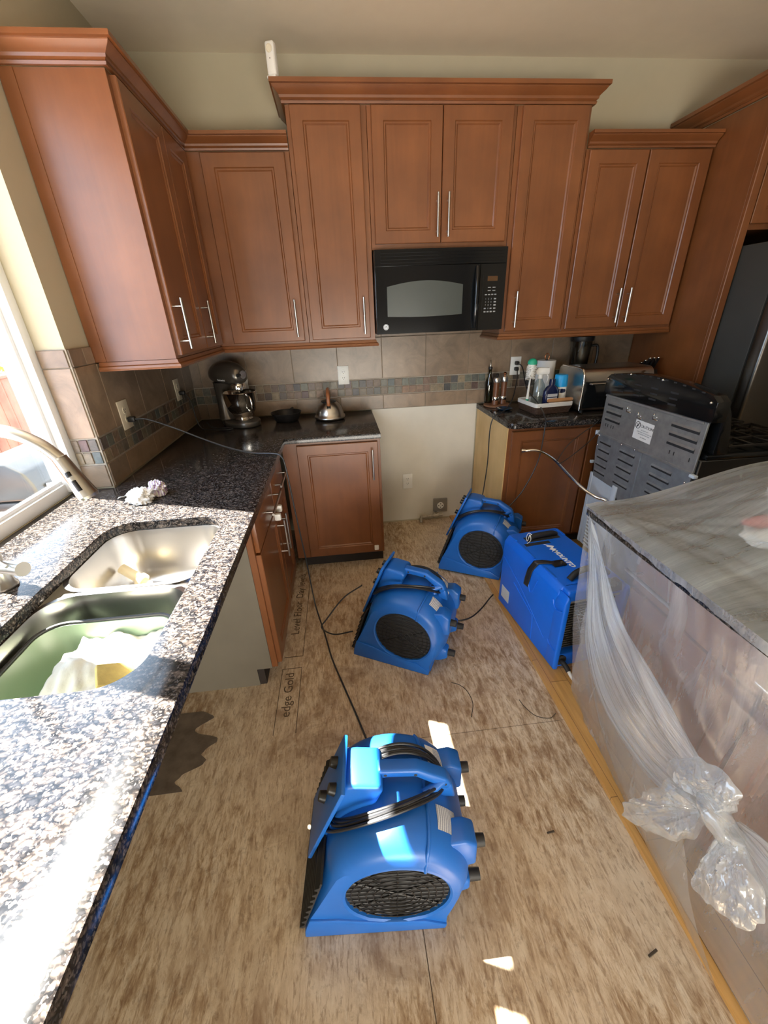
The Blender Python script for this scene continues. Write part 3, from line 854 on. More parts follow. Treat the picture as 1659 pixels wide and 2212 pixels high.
fc = thing('faucet', 'brushed nickel pull-down kitchen faucet arching over the sink', 'faucet', (0.06, -1.95, CT))
mb = MB(); mb.lathe([(0.030, 0), (0.030, 0.008), (0.026, 0.014), (0.023, 0.05), (0.0235, 0.11), (0.020, 0.125), (0.016, 0.13)], (0.06, -1.95, CT+0.0005), 32)
mb.build('base', M['nickel'], fc, world=True)
arc = [(0.06, -1.95, 1.04), (0.06, -1.95, 1.17), (0.068, -1.948, 1.25), (0.105, -1.945, 1.315), (0.165, -1.94, 1.343), (0.228, -1.937, 1.335), (0.280, -1.934, 1.303), (0.312, -1.932, 1.262)]
mb = MB(); mb.tube(arc, 0.0145, 18, spline=8); mb.build('spout', M['nickel'], fc, world=True)
mb = MB(); hd = Vector((0.335, -0.02, -1.0)).normalized()
p0 = Vector((0.309, -1.932, 1.268)); 
for a, b, r0, r1 in ((0, 0.004, 0.0165, 0.0165), (0.004, 0.05, 0.0165, 0.019), (0.05, 0.105, 0.019, 0.0245), (0.105, 0.112, 0.0245, 0.022)):
    mb.cyl(p0+hd*a, p0+hd*b, r0, r1, 28)
sp = mb.build('spray_head', M['nickel'], fc, world=True, smooth=35)
mb = MB(); fwd = Vector((0.3, -0.95, 0.0)).normalized()
for a, b, r in ((0.036, 0.046, 0.006), (0.058, 0.085, 0.0055)):
    q = p0+hd*a+fwd*0.0185; w = p0+hd*b+fwd*0.022
    mb.tube([q, w], r, 12)
mb.build('spray_button', M['black_plastic'], sp, world=True)
mb = MB(); mb.cyl((0.075, -1.955, 0.995), (0.155, -1.985, 1.000), 0.017, 0.0185, 28)
lv = mb.build('lever', M['nickel'], fc, world=True)
MB().tube([(0.06, -1.96, 1.035), (0.09, -1.975, 1.030), (0.130, -1.995, 1.016)], [0.006, 0.005, 0.004], 12, spline=4).build('lever_pin', M['nickel'], lv, world=True)
# ------------------------------------------------------------------ microwave
mw = thing('microwave', 'black over-the-range microwave between the tall cabinets', 'microwave', (1.603, -0.2, 1.435))
MB().box((1.227, -0.372, 1.438), (1.979, -0.012, 1.858), 0.006, 2).build('body', M['black_gloss'], mw, world=True)
# bowed front door with a shaped window
def mw_front(x0, x1, z0, z1, bulge, name, mat):
    mb = MB(); n = 24
    def f(u, v):
        x = x0+(x1-x0)*u; t = (x-1.603)/0.376
        return (x, -0.376-bulge*(1-t*t), z0+(z1-z0)*v)
    mb.grid(f, n, 6)
    vs0 = [(x0, -0.3725, z0), (x1, -0.3725, z0), (x1, -0.3725, z1), (x0, -0.3725, z1)]
    return mb
def solid_bow(x0, x1, z0, z1, bulge, y0=-0.3725, base=-0.378, n=24):
    mb = MB(); poly = [(x0, y0)]
    for i in range(n+1):
        x = x0+(x1-x0)*i/n; t = (x-1.603)/0.376
        poly.append((x, base-bulge*(1-t*t)))
    poly.append((x1, y0)); mb.prism(poly[::-1], z0, z1, 'Z'); return mb
dr = solid_bow(1.232, 1.818, 1.440, 1.776, 0.022).build('door', M['black_gloss'], mw, world=True, smooth=25)
ctl = solid_bow(1.822, 1.975, 1.440, 1.776, 0.022).build('control_panel', M['black_gloss'], mw, world=True, smooth=25)
vt = solid_bow(1.232, 1.975, 1.780, 1.856, 0.018).build('vent_grille', M['black_gloss'], mw, world=True, smooth=25)
mb = MB()
for k in range(4):
    z = 1.792+k*0.0155
    s = solid_bow(1.262, 1.955, z, z+0.007, 0.018, -0.376, -0.3835); mb.v, mb.f = (mb.v + s.v, mb.f + [tuple(i+len(mb.v) for i in f) for f in s.f])
mb.build('vent_slat', M['black_gloss'], vt, world=True, smooth=25)
def on_front(x, z, off=0.0):
    t = (x-1.603)/0.376; return (x, -0.378-0.022*(1-t*t)-off, z)
def front_patch(x0, x1, zb, zt, off, nx=20, nz=4):
    mb = MB()
    def f(u, v):
        x = x0+(x1-x0)*u; return on_front(x, zb(u)+(zt(u)-zb(u))*v, off)
    mb.grid(f, nx, nz); return mb
front_patch(1.262, 1.762, lambda u: 1.512, lambda u: 1.728, 0.0006).build('window_border', M['black_gloss'], dr, world=True)
front_patch(1.292, 1.722, lambda u: 1.530-0.006*math.sin(PI*u), lambda u: 1.665+0.040*math.sin(PI*(0.12+0.76*u)), 0.0012).build('window', M['window_glass_dark'], dr, world=True)
mb = MB(); mb.tube([on_front(1.800, 1.455, 0.004), on_front(1.797, 1.52, 0.022), on_front(1.797, 1.62, 0.028), on_front(1.797, 1.70, 0.022), on_front(1.800, 1.765, 0.004)], 0.011, 14, spline=6)
mb.build('handle', M['black_gloss'], dr, world=True)
front_patch(1.866, 1.926, lambda u: 1.692, lambda u: 1.716, 0.0008, 6, 2).build('display', M['brown_tint'], ctl, world=True)
front_patch(1.838, 1.842, lambda u: 1.50, lambda u: 1.725, 0.0008, 2, 4).build('panel_line', M['black_enamel'], ctl, world=True)
keys = MB()
def dash(x, z, w, h):
    s = front_patch(x-w/2, x+w/2, lambda u: z-h/2, lambda u: z+h/2, 0.001, 2, 1)
    n = len(keys.v); keys.v += s.v; keys.f += [tuple(i+n for i in f) for f in s.f]
for z in (1.660, 1.644):
    for x in (1.880, 1.908): dash(x, z, 0.018, 0.004)
for x in (1.862, 1.881, 1.900, 1.919): dash(x, 1.624, 0.013, 0.006)
for z in (1.602, 1.586, 1.570, 1.553, 1.536):
    dash(1.919, z, 0.014, 0.007)
for z in (1.536, ):
    for x in (1.860, 1.879, 1.898): dash(x, z, 0.013, 0.007)
for x in (1.860, 1.896): dash(x, 1.553, 0.012, 0.006)
keys.build('keypad_print', M['grey_ink'], ctl, world=True)
for s, x, z in (('1', 1.862, 1.602), ('2', 1.879, 1.602), ('3', 1.896, 1.602), ('4', 1.862, 1.586), ('5', 1.879, 1.586), ('6', 1.896, 1.586), ('7', 1.862, 1.570), ('8', 1.879, 1.570), ('9', 1.896, 1.570), ('0', 1.879, 1.553)):
    p = on_front(x, z, 0.0012); lettering('keypad_digit', s, 0.011, frame(p, (1, 0, 0), (0, 0, 1)), M['grey_ink'], ctl, world=True)
bd = MB(frame(on_front(1.281, 1.476, 0.0005), (1, 0, 0), (0, 0, 1))); bd.cyl((0, 0, 0), (0, 0, 0.002), 0.0155, n=32)
bg = bd.build('badge', M['white_ink'], dr, world=True)
bd = MB(frame(on_front(1.281, 1.476, 0.0028), (1, 0, 0), (0, 0, 1)))
bd.tube([(0.0125*math.cos(a*PI/12), 0.0125*math.sin(a*PI/12), 0) for a in range(24)], 0.0009, 6, closed=True)
for s in (-1, 1):
    bd.tube([(s*0.001, -0.006, 0), (s*0.007, -0.004, 0), (s*0.006, 0.003, 0), (s*0.001, 0.006, 0), (s*0.0015, 0.0, 0), (s*0.006, 0.0, 0)], 0.0008, 6, spline=4)
bd.build('badge_monogram', M['ink'], bg, world=True)

# ------------------------------------------------------------------ outlets and switch plates
def outlet(p, n, label, kind='duplex', mat='white_plastic', w=0.076, h=0.122):
    n = Vector(n); up = Vector((0, 0, 1)); F = frame(p, up.cross(n), up)
    o = thing('wall_outlet', label, 'outlet', p)
    MB(F).box((-w/2, -h/2, 0), (w/2, h/2, 0.005), 0.002, 2).build('cover_plate', M[mat], o, world=True)
    if kind == 'duplex':
        for s in (-1, 1):
            rc_ = MB(F).lathe([(0.0, 0.005), (0.0165, 0.005), (0.0160, 0.0075), (0.0, 0.0075)], (0, s*0.0195, 0), 24).build('receptacle', M[mat], o, world=True)
            sl = MB(F)
            for q in (-0.0065, 0.0065): sl.box((q-0.0012, s*0.0195-0.001, 0.007), (q+0.0012, s*0.0195+0.008, 0.0079))
            sl.cyl((0, s*0.0195-0.008, 0.007), (0, s*0.0195-0.008, 0.0079), 0.0025, n=10)
            sl.build('slot', M['ink'], rc_, world=True, smooth=0)
    return o
T0 = 0.0096
outlet((1.017, -T0, 1.177), (0, -1, 0), 'white outlet on the tiles above the kettle')
o_r = outlet((2.243, -T0, 1.180), (0, -1, 0), 'white outlet with two black plugs beside the bottle brush')
outlet((0.332, -T0, 1.178), (0, -1, 0), 'white outlet half hidden behind the stand mixer')
outlet((T0, -0.985, 1.180), (1, 0, 0), 'cream outlet with a black plug on the window side wall', mat='cream_plastic', w=0.088, h=0.125)
outlet((T0, -0.305, 1.180), (1, 0, 0), 'cream outlet in the shade nearest the tiled corner', mat='cream_plastic')
outlet((1.457, -0.0045, 0.355), (0, -1, 0), 'white outlet low on the bare drywall of the range gap')
o = thing('range_outlet', 'square grey four-prong range outlet near the floor', 'outlet', (1.722, -0.006, 0.13))
F = frame((1.722, -0.0045, 0.13), (1, 0, 0), (0, 0, 1))
M['grey_plate'] = simple('grey_outlet_plate', (0.22, 0.205, 0.18), 0.5)
MB(F).box((-0.056, -0.056, 0), (0.056, 0.056, 0.02), 0.003, 2).build('cover_plate', M['grey_plate'], o, world=True)
sk2 = MB(F).cyl((0, 0, 0.02), (0, 0, 0.026), 0.027, n=32).build('socket', M['white_plastic'], o, world=True)
s = MB(F)
for a in range(4):
    x, y = 0.015*math.cos(a*PI/2), 0.015*math.sin(a*PI/2)
    s.box((x-0.004, y-0.004, 0.025), (x+0.004, y+0.004, 0.0267))
s.build('slot', M['ink'], sk2, world=True, smooth=0)
o = thing('gas_pipe', 'dirty gas stub pipe with a shutoff valve on the floor by the drywall', 'pipe', (1.62, -0.04, 0.0))
M['dirty_pipe'] = simple('dirty_painted_pipe', (0.42, 0.38, 0.31), 0.7, 0.2, var=0.3, scale=50)
MB().tube([(1.560, -0.05, 0.003), (1.560, -0.05, 0.045), (1.585, -0.05, 0.052), (1.735, -0.05, 0.058)], 0.012, 14, spline=5).build('pipe', M['dirty_pipe'], o, world=True)
mb = MB(); mb.cyl((1.66, -0.05, 0.055), (1.705, -0.05, 0.057), 0.018, n=18); mb.cyl((1.683, -0.05, 0.06), (1.683, -0.05, 0.085), 0.010, n=14)
vv = mb.build('valve', M['dirty_pipe'], o, world=True)
MB().box((1.665, -0.056, 0.085), (1.725, -0.044, 0.092), 0.003, 2).build('valve_handle', M['chrome'], vv, world=True)

def plug(name, label, p, n, pts, r, mat, cat='cord'):
    """plug + cord as one thing: block on the outlet face, then the cord along pts"""
    t = thing(name, label, cat, p)
    n = Vector(n); up = Vector((0, 0, 1)); F = frame(p, up.cross(n), up)
    MB(F).box((-0.013, -0.012, 0.001), (0.013, 0.012, 0.032), 0.005, 2).build('plug', M['black_plastic'], t, world=True)
    MB().tube(pts, r, 10, spline=8).build('cord', M[mat], t, world=True)
    return t
plug('extension_cord', 'dark extension cord from the window side outlet across the counter to the nearest blower', (0.0185, -0.985, 1.158), (1, 0, 0),
     [(0.05, -0.985, 1.158), (0.10, -0.98, 1.152), (0.20, -0.96, 1.10), (0.30, -0.93, 1.035), (0.42, -0.92, 0.975), (0.53, -0.92, 0.942), (0.63, -0.94, 0.938), (0.668, -0.955, 0.925), (0.684, -0.965, 0.86),
      (0.70, -0.97, 0.60), (0.72, -0.97, 0.30), (0.735, -0.99, 0.06), (0.755, -1.06, 0.006), (0.80, -1.24, 0.0055), (0.84, -1.42, 0.0055), (0.89, -1.58, 0.0055), (0.945, -1.75, 0.0055), (0.985, -1.88, 0.0055), (1.02, -1.98, 0.0055)], 0.0040, 'grey_cord')
plug('appliance_cord', 'black cord in the upper plug hanging past the basket to the far blower', (2.243, -T0-0.0085, 1.2), (0, -1, 0),
     [(2.245, -0.05, 1.2), (2.27, -0.075, 1.17), (2.262, -0.20, 1.05), (2.25, -0.42, 0.99), (2.20, -0.62, 0.955), (2.185, -0.668, 0.90), (2.165, -0.680, 0.70), (2.09, -0.69, 0.52), (2.01, -0.70, 0.42), (1.96, -0.715, 0.38)], 0.0038, 'cord')
plug('appliance_cord', 'black cord in the lower plug draped over the counter corner past the mills', (2.243, -T0-0.0085, 1.161), (0, -1, 0),
     [(2.243, -0.05, 1.16), (2.20, -0.16, 1.10), (2.12, -0.30, 1.00), (2.02, -0.40, 0.945), (1.965, -0.42, 0.93), (1.940, -0.42, 0.85), (1.945, -0.41, 0.62), (1.935, -0.41, 0.45), (1.91, -0.45, 0.36)], 0.0038, 'cord')

# ------------------------------------------------------------------ white sensor on the crown
o = thing('motion_camera', 'white rounded security camera standing on the crown moulding left end', 'camera', (0.80, -0.345, 2.534))
F = Matrix.Translation((0.800, -0.345, 2.534)) @ Matrix.Rotation(-0.35, 4, 'Z')
MB(F).box((-0.024, -0.022, 0), (0.020, 0.02, 0.010), 0.002, 2).build('foot', M['white_plastic'], o, world=True)
bdy = MB(F).box((-0.022, -0.018, 0.011), (0.022, 0.018, 0.125), 0.009, 3).build('body', M['white_plastic'], o, world=True)
F2 = F @ frame((0, -0.0185, 0.098), (1, 0, 0), (0, 0, 1))
MB(F2).lathe([(0.015, 0), (0.015, 0.002), (0.012, 0.003), (0.010, 0.001), (0, 0.001)], (0, 0, 0), 24).build('lens', M['cream_plastic'], bdy, world=True)
F2 = F @ frame((0, -0.0182, 0.066), (1, 0, 0), (0, 0, 1))
MB(F2).cyl((0, 0, 0), (0, 0, 0.001), 0.0022, n=12).build('indicator', M['ink'], bdy, world=True)

# ------------------------------------------------------------------ things on the left counter
# stand mixer, head pointing along +x
mx = thing('stand_mixer', 'pewter stand mixer with a polished steel bowl in the left corner', 'mixer', (0.290, -0.185, CT+0.0005), -0.72)
mb = MB(); poly = []
for i in range(40):
    a = 2*PI*i/40; x = 0.045+0.155*math.cos(a); y = 0.105*math.sin(a)
    if x < 0: y *= 0.82
    poly.append((x, y))
mb.prism(poly, 0.0, 0.034, 'Z', 0.010, 3); mb.build('base', M['pewter'], mx, smooth=50)
def sec(z, cx, rx, ry): return (z, cx, rx, ry)
def loft(secs, n=28, axis='Z'):
    mb = MB(); vs = []; fs = []
    for (h, c, rx, ry) in secs:
        for i in range(n):
            a = 2*PI*i/n; vs.append((c+rx*math.cos(a), ry*math.sin(a), h))
    for j in range(len(secs)-1):
        for i in range(n): fs.append((j*n+i, j*n+(i+1) % n, (j+1)*n+(i+1) % n, (j+1)*n+i))
    fs += [tuple(range(n-1, -1, -1)), tuple(range((len(secs)-1)*n, len(secs)*n))]
    mb.add(vs, fs); return mb
loft([(0.03, -0.055, 0.060, 0.075), (0.08, -0.068, 0.048, 0.062), (0.15, -0.075, 0.045, 0.055), (0.22, -0.072, 0.052, 0.058), (0.262, -0.06, 0.066, 0.064)]).build('column', M['pewter'], mx, smooth=60)
mb = MB(); vs = []; fs = []; prof = [(-0.150, 0.010, 0.300), (-0.145, 0.036, 0.302), (-0.125, 0.058, 0.304), (-0.085, 0.073, 0.308), (-0.03, 0.080, 0.312), (0.03, 0.079, 0.312), (0.08, 0.072, 0.310), (0.115, 0.062, 0.306), (0.135, 0.050, 0.303), (0.142, 0.030, 0.302), (0.144, 0.004, 0.302)]
n = 28
for x, r, zc in prof:
    for i in range(n):
        a = 2*PI*i/n; zz = math.sin(a); vs.append((x, r*math.cos(a)*0.92, zc+(r*zz if zz > 0 else r*0.78*zz)))
for j in range(len(prof)-1):
    for i in range(n): fs.append((j*n+i, j*n+(i+1) % n, (j+1)*n+(i+1) % n, (j+1)*n+i))
fs += [tuple(range(n-1, -1, -1)), tuple(range((len(prof)-1)*n, len(prof)*n))]
mb.add(vs, fs); hdm = mb.build('motor_head', M['pewter'], mx, smooth=60)
lettering('trim_band_lettering', 'KitchenAid', 0.016, frame((0.03, -0.0735, 0.285), (1, 0, 0), (0, -0.25, 1)), M['white_ink'], hdm)
MB().cyl((0.142, 0, 0.315), (0.156, 0, 0.315), 0.024, n=28).build('hub_cap', M['chrome'], hdm)
MB().tube([(0.150, -0.020, 0.315), (0.160, -0.042, 0.315)], 0.010, 14).build('hub_knob', M['black_plastic'], hdm)
MB().lathe([(0.034, 0.222), (0.044, 0.226), (0.046, 0.25), (0.040, 0.262), (0.02, 0.262)], (0.085, 0, 0), 28).build('planetary', M['chrome'], mx)
MB().lathe([(0.010, 0.036), (0.055, 0.036), (0.058, 0.044), (0.050, 0.050), (0.060, 0.062), (0.085, 0.10), (0.098, 0.15), (0.101, 0.205), (0.104, 0.208), (0.101, 0.211), (0.097, 0.206), (0.094, 0.15), (0.075, 0.09), (0.03, 0.066), (0.0, 0.064)], (0.085, 0, 0), 48).build('bowl', M['chrome'], mx, smooth=60)
MB().tube([(0.182, -0.02, 0.195), (0.212, -0.026, 0.190), (0.226, -0.028, 0.165), (0.222, -0.028, 0.12), (0.200, -0.024, 0.100), (0.176, -0.018, 0.108)], 0.0065, 12, spline=6).build('bowl_handle', M['chrome'], mx)
MB().cyl((0.085, 0, 0.14), (0.085, 0, 0.226), 0.007, n=14).build('beater_shaft', M['chrome'], mx)
plug('appliance_cord', 'black mixer cord coiling on the granite behind the stand mixer', (0.0185, -0.305, 1.161), (1, 0, 0),
     [(0.05, -0.305, 1.16), (0.075, -0.31, 1.10), (0.085, -0.32, 1.0), (0.11, -0.33, 0.943), (0.17, -0.345, 0.9355), (0.26, -0.37, 0.9355), (0.30, -0.355, 0.9355), (0.27, -0.325, 0.9355), (0.20, -0.315, 0.9355), (0.15, -0.285, 0.942), (0.12, -0.25, 0.96)], 0.0038, 'cord')

o = thing('cast_iron_pan', 'small black cast iron pan sitting empty between mixer and kettle', 'pan', (0.618, -0.185, CT+0.0005))
MB().lathe([(0.0, 0.0), (0.070, 0.0), (0.076, 0.004), (0.098, 0.052), (0.100, 0.056), (0.096, 0.056), (0.092, 0.050), (0.071, 0.009), (0.0, 0.006)], (0, 0, 0), 48).build('pan_body', M['iron'], o)
MB().tube([(0.02, 0.092, 0.050), (0.025, 0.115, 0.052), (0.028, 0.135, 0.053)], 0.0085, 12, spline=4).build('pan_handle', M['iron'], o)
o = thing('tea_kettle', 'domed stainless whistling tea kettle with a striped wooden handle', 'kettle', (0.905, -0.205, CT+0.0005))
MB().lathe([(0.0, 0.0), (0.092, 0.0), (0.100, 0.006), (0.103, 0.014), (0.100, 0.022), (0.094, 0.026), (0.090, 0.045), (0.082, 0.070), (0.068, 0.093), (0.052, 0.106), (0.048, 0.110), (0.0, 0.110)], (0, 0, 0), 48).build('kettle_body', M['steel'], o, smooth=50)
ld = MB().lathe([(0.0, 0.110), (0.049, 0.110), (0.050, 0.116), (0.044, 0.118), (0.03, 0.122), (0.0, 0.124)], (0, 0, 0), 36).build('kettle_lid', M['black_plastic'], o)
MB().tube([(0.0, -0.066, 0.085), (0.0, -0.075, 0.120), (0.0, -0.062, 0.160), (0.0, -0.02, 0.185), (0.0, 0.025, 0.185), (0.0, 0.060, 0.160), (0.0, 0.072, 0.120), (0.0, 0.066, 0.088)], 0.0115, 14, spline=6).build('kettle_handle', M['kettle_handle'], o)
MB().cyl((0.0, -0.078, 0.078), (0.0, -0.066, 0.096), 0.013, n=16).build('handle_ferrule', M['black_plastic'], o)
MB().tube([(0.01, 0.070, 0.060), (0.012, 0.095, 0.085), (0.014, 0.106, 0.10)], [0.020, 0.016, 0.013], 16, spline=4).build('kettle_spout', M['steel'], o)

# crumpled napkin and a torn scrap by the sink
def crumple(cx, cy, cz, rx, ry, rz, seed, amp=0.35, fr=3.2, n=40, flat=True):
    mb = MB()
    def f(u, v):
        a = 2*PI*u; ph = -PI/2+PI*v
        d = Vector((math.cos(ph)*math.cos(a), math.cos(ph)*math.sin(a), math.sin(ph)))
        k = 1+amp*(noise.noise(d*fr+Vector((seed, seed*2.1, 0)))+0.5*abs(noise.noise(d*fr*2.3+Vector((0, seed, 3)))))
        z = d.z*rz*k
        if flat: z = max(z, -rz*0.55)
        return (cx+d.x*rx*k, cy+d.y*ry*k, cz+z)
    mb.grid(f, n, n//2, closed_u=True); return mb
o = thing('napkin', 'crumpled white paper napkin with a purple striped corner behind the sink', 'napkin', (0.215, -1.41, CT))
crumple(0.195, -1.425, CT+0.0195, 0.042, 0.034, 0.034, 3.1, 0.5).build('crumpled_paper', M['paper'], o, world=True, smooth=25)
crumple(0.235, -1.365, CT+0.0215, 0.030, 0.032, 0.036, 7.7, 0.45).build('striped_corner', M['wave_cloth'], o, world=True, smooth=25)
o = MB().grid(lambda u, v: (0.085+0.045*u+0.008*v, -1.385+0.05*u*0.7+0.016*v, CT+0.0015+0.006*abs(math.sin(4*u+3*v))), 10, 5)
o = o.build('paper_scrap', M['paper'], smooth=30); sd = o.modifiers.new('thickness', 'SOLIDIFY'); sd.thickness = 0.0006; sd.offset = 1
tag(o, 'small torn white paper scrap beside the window tiles', 'paper')

# basin with a towel in the near bowl, pipe fitting in the far bowl
o = thing('dish_basin', 'pale green plastic basin with a black rim in the near sink bowl', 'basin', (0.345, -2.165, 0.693))
def ringset(rings):
    mb = MB(); n = len(rings[0]); vs = sum(rings, []); fs = []
    for k in range(len(rings)-1):
        for i in range(n): fs.append((k*n+i, k*n+(i+1) % n, (k+1)*n+(i+1) % n, (k+1)*n+i))
    fs.append(tuple(range((len(rings)-1)*n, len(rings)*n))); mb.add(vs, fs); return mb
def rr(i, z, r): return [(x, y, z) for x, y in rounded(0.192+i, -2.316+i, 0.524-i, -2.045-i, r)]
ringset([rr(0.035, 0.694, 0.05), rr(0.0, 0.860, 0.06), rr(0.004, 0.860, 0.056), rr(0.038, 0.698, 0.05)]).build('tub', M['tub'], o, world=True, smooth=50)
MB().tube([(x, y, 0.863) for x, y in rounded(0.190, -2.318, 0.526, -2.043, 0.06)], 0.0045, 8, closed=True).build('rim', M['black_rubber'], o, world=True)
def towel(u, v):
    x = 0.285+0.215*u; y = -2.290+0.225*v
    z = 0.824+0.050*math.sin(PI*min(1, v*1.1))*math.sin(PI*(0.15+0.75*u))+0.022*noise.noise(Vector((u*4, v*4, 1.3)))+0.010*noise.noise(Vector((u*11, v*11, 5)))
    return (x, y, z)
tw = MB().grid(towel, 40, 40).build('dish_towel', M['cloth'], smooth=60)
sd = tw.modifiers.new('thickness', 'SOLIDIFY'); sd.thickness = 0.006; sd.offset = -1
tag(tw, 'rumpled white terry towel lying in the basin', 'towel')
o = MB(Matrix.Translation((0.465, -2.255, 0.878)) @ Euler((0.4, 0.5, 0.6)).to_matrix().to_4x4()).box((-0.035, -0.025, -0.008), (0.035, 0.025, 0.008), 0.004, 2).build('sponge', M['sponge'])
tag(o, 'yellow speckled sponge on the corner of the towel', 'sponge')
o = thing('pipe_fitting', 'cream plastic pipe fitting standing in the far sink bowl', 'pipe fitting', (0.40, -1.80, 0.702))
M['cream_pipe'] = simple('cream_pipe_plastic', (0.55, 0.47, 0.30), 0.4)
d = Vector((0.85, -0.38, -0.42)).normalized(); p = Vector((0.200, -1.692, 0.800))
MB().cyl(p, p+d*0.075, 0.0165, n=24).build('pipe_tube', M['cream_pipe'], o, world=True)
MB().cyl(p+d*0.075, p+d*0.090, 0.024, 0.024, 28).build('flange', M['cream_pipe'], o, world=True)
MB().cyl(p+d*0.090, p+d*0.115, 0.013, n=20).build('pipe_stub', M['cream_pipe'], o, world=True)
# ------------------------------------------------------------------ things on the right counter
Z0 = CT+0.0005
o = MB().lathe([(0.0, 0.0), (0.088, 0.0), (0.092, 0.004), (0.092, 0.010), (0.088, 0.014), (0.0, 0.014)], (2.085, -0.125, Z0), 44).build('serving_board', M['board_wood'])
tag(o, 'small round wooden board under the pepper mills', 'board')
def mill(x, y, h, label, gold):
    o = thing('pepper_mill', label, 'pepper mill', (x, y, Z0+0.0145), group=None)
    MB().lathe([(0.0, 0.0), (0.024, 0.0), (0.025, 0.006), (0.022, 0.012), (0.021, 0.05), (0.019, 0.075), (0.0195, 0.12), (0.021, 0.150), (0.0, 0.150)], (0, 0, 0), 28).build('mill_body', M['mill_wood'], o)
    MB().lathe([(0.0222, 0.030), (0.0232, 0.032), (0.0228, 0.052), (0.0215, 0.054)], (0, 0, 0), 28).build('steel_band', M['chrome'], o)
    cp = MB().lathe([(0.0, 0.1505), (0.0225, 0.1505), (0.0235, 0.155), (0.0235, h-0.018), (0.020, h-0.010), (0.0, h-0.008)], (0, 0, 0), 28).build('mill_cap', M['steel'], o)
    MB().lathe([(0.0, h-0.008), (0.005, h-0.008), (0.005, h), (0.011, h+0.004), (0.012, h+0.012), (0.007, h+0.018), (0.0, h+0.019)], (0, 0, 0), 20).build('top_knob', M['copper' if gold else 'black_plastic'], cp)
mill(2.062, -0.150, 0.190, 'copper-brown mill with a dark knob, left one on the round board', False)
mill(2.122, -0.135, 0.195, 'copper-brown mill with a gold knob, right one on the round board', True)
o = thing('oil_bottle', 'dark glass oil bottle with a steel pour spout behind the mills', 'bottle', (2.040, -0.068, Z0+0.0145))
MB().lathe([(0.0, 0.0), (0.026, 0.0), (0.028, 0.004), (0.028, 0.135), (0.024, 0.155), (0.012, 0.185), (0.011, 0.225), (0.013, 0.228), (0.0, 0.228)], (0, 0, 0), 24).build('bottle_body', M['green_glass'], o)
sp = MB().lathe([(0.0, 0.2285), (0.014, 0.2285), (0.014, 0.243), (0.0, 0.245)], (0, 0, 0), 20).build('stopper', M['black_plastic'], o)
MB().tube([(0, 0, 0.243), (0.0, -0.002, 0.268), (-0.003, -0.008, 0.290)], 0.0035, 10, spline=4).build('pour_spout', M['chrome'], sp)
o = MB(Matrix.Translation((2.082, -0.275, Z0)) @ Matrix.Rotation(0.35, 4, 'Z')).lathe([(0.0, 0.0), (0.034, 0.0), (0.050, 0.010), (0.054, 0.015), (0.050, 0.014), (0.033, 0.006), (0.0, 0.005)], (0, 0, 0), 28).build('small_dish', M['dish'])
tag(o, 'small dark blue glazed dish in front of the mills', 'dish')

BK = (2.325, -0.345); BA = 0.10
bk = thing('wicker_basket', 'brown wicker basket with a white liner holding cleaning supplies', 'basket', (*BK, Z0), BA)
def brr(i, z, r=0.02): return [(x, y, z) for x, y in rounded(-0.128-i, -0.118-i, 0.128+i, 0.118+i, r, 5)]
ringset([brr(-0.012, 0.0), brr(0.0, 0.048), brr(-0.006, 0.048), brr(-0.016, 0.006)]).build('basket_body', M['wicker'], bk, smooth=40)
wv = MB()
for k in range(7):
    z = 0.004+k*0.0066; i = -0.012+0.012*z/0.048+0.0012
    P = [Vector(p) for p in brr(i, z)]; Q = []
    for a in range(len(P)):
        b = P[(a+1) % len(P)]; m = max(1, int((b-P[a]).length/0.012))
        for s in range(m): Q.append(P[a].lerp(b, s/m))
    Q = [q+Vector((q.x, q.y, 0)).normalized()*0.002*(1 if (n+k) % 2 else -0.4) for n, q in enumerate(Q)]
    wv.tube(Q, 0.0034, 6, closed=True)
wv.build('wicker_weave', M['wicker'], bk)
ringset([brr(0.004, 0.046), brr(0.005, 0.068), brr(0.001, 0.071), brr(-0.007, 0.066), brr(-0.018, 0.008)]).build('basket_liner', M['liner'], bk, smooth=40)
def inb(x, y, z): return Matrix.Translation((*BK, Z0)) @ Matrix.Rotation(BA, 4, 'Z') @ Vector((x, y, z))
# bottle brush
p0 = inb(-0.112, 0.030, 0.022); p1 = p0+Vector((0.006, -0.008, 0.30)); d = (p1-p0).normalized()
o = thing('bottle_brush', 'white bottle brush with a green tip standing in the basket', 'brush', p0)
MB().cyl(p0, p0+d*0.055, 0.011, 0.010, 18).build('brush_handle', M['teal'], o, world=True)
MB().tube([p0+d*0.055, p0+d*0.10, p0+d*0.20], [0.009, 0.0075, 0.006], 12, spline=4).build('brush_stem', M['white_plastic'], o, world=True)
br = MB()
a = d.orthogonal().normalized(); b = d.cross(a)
for k in range(260):
    t = random.random(); q = p0+d*(0.185+0.085*t); an = random.random()*2*PI
    w = (a*math.cos(an)+b*math.sin(an)); e = q+w*(0.029+0.003*random.random())-d*0.008
    br.cyl(q, e, 0.0017, 0.0012, 4, cap=False)
br.cyl(p0+d*0.19, p0+d*0.275, 0.020, 0.024, 18)
br.build('bristles', M['white_plastic'], o, world=True, smooth=0)
MB(frame(p0+d*0.272, a, b)).lathe([(0.028, 0.0), (0.030, 0.006), (0.027, 0.020), (0.016, 0.032), (0.0, 0.036)], (0, 0, 0), 24).build('scrub_tip', M['teal'], o, world=True)
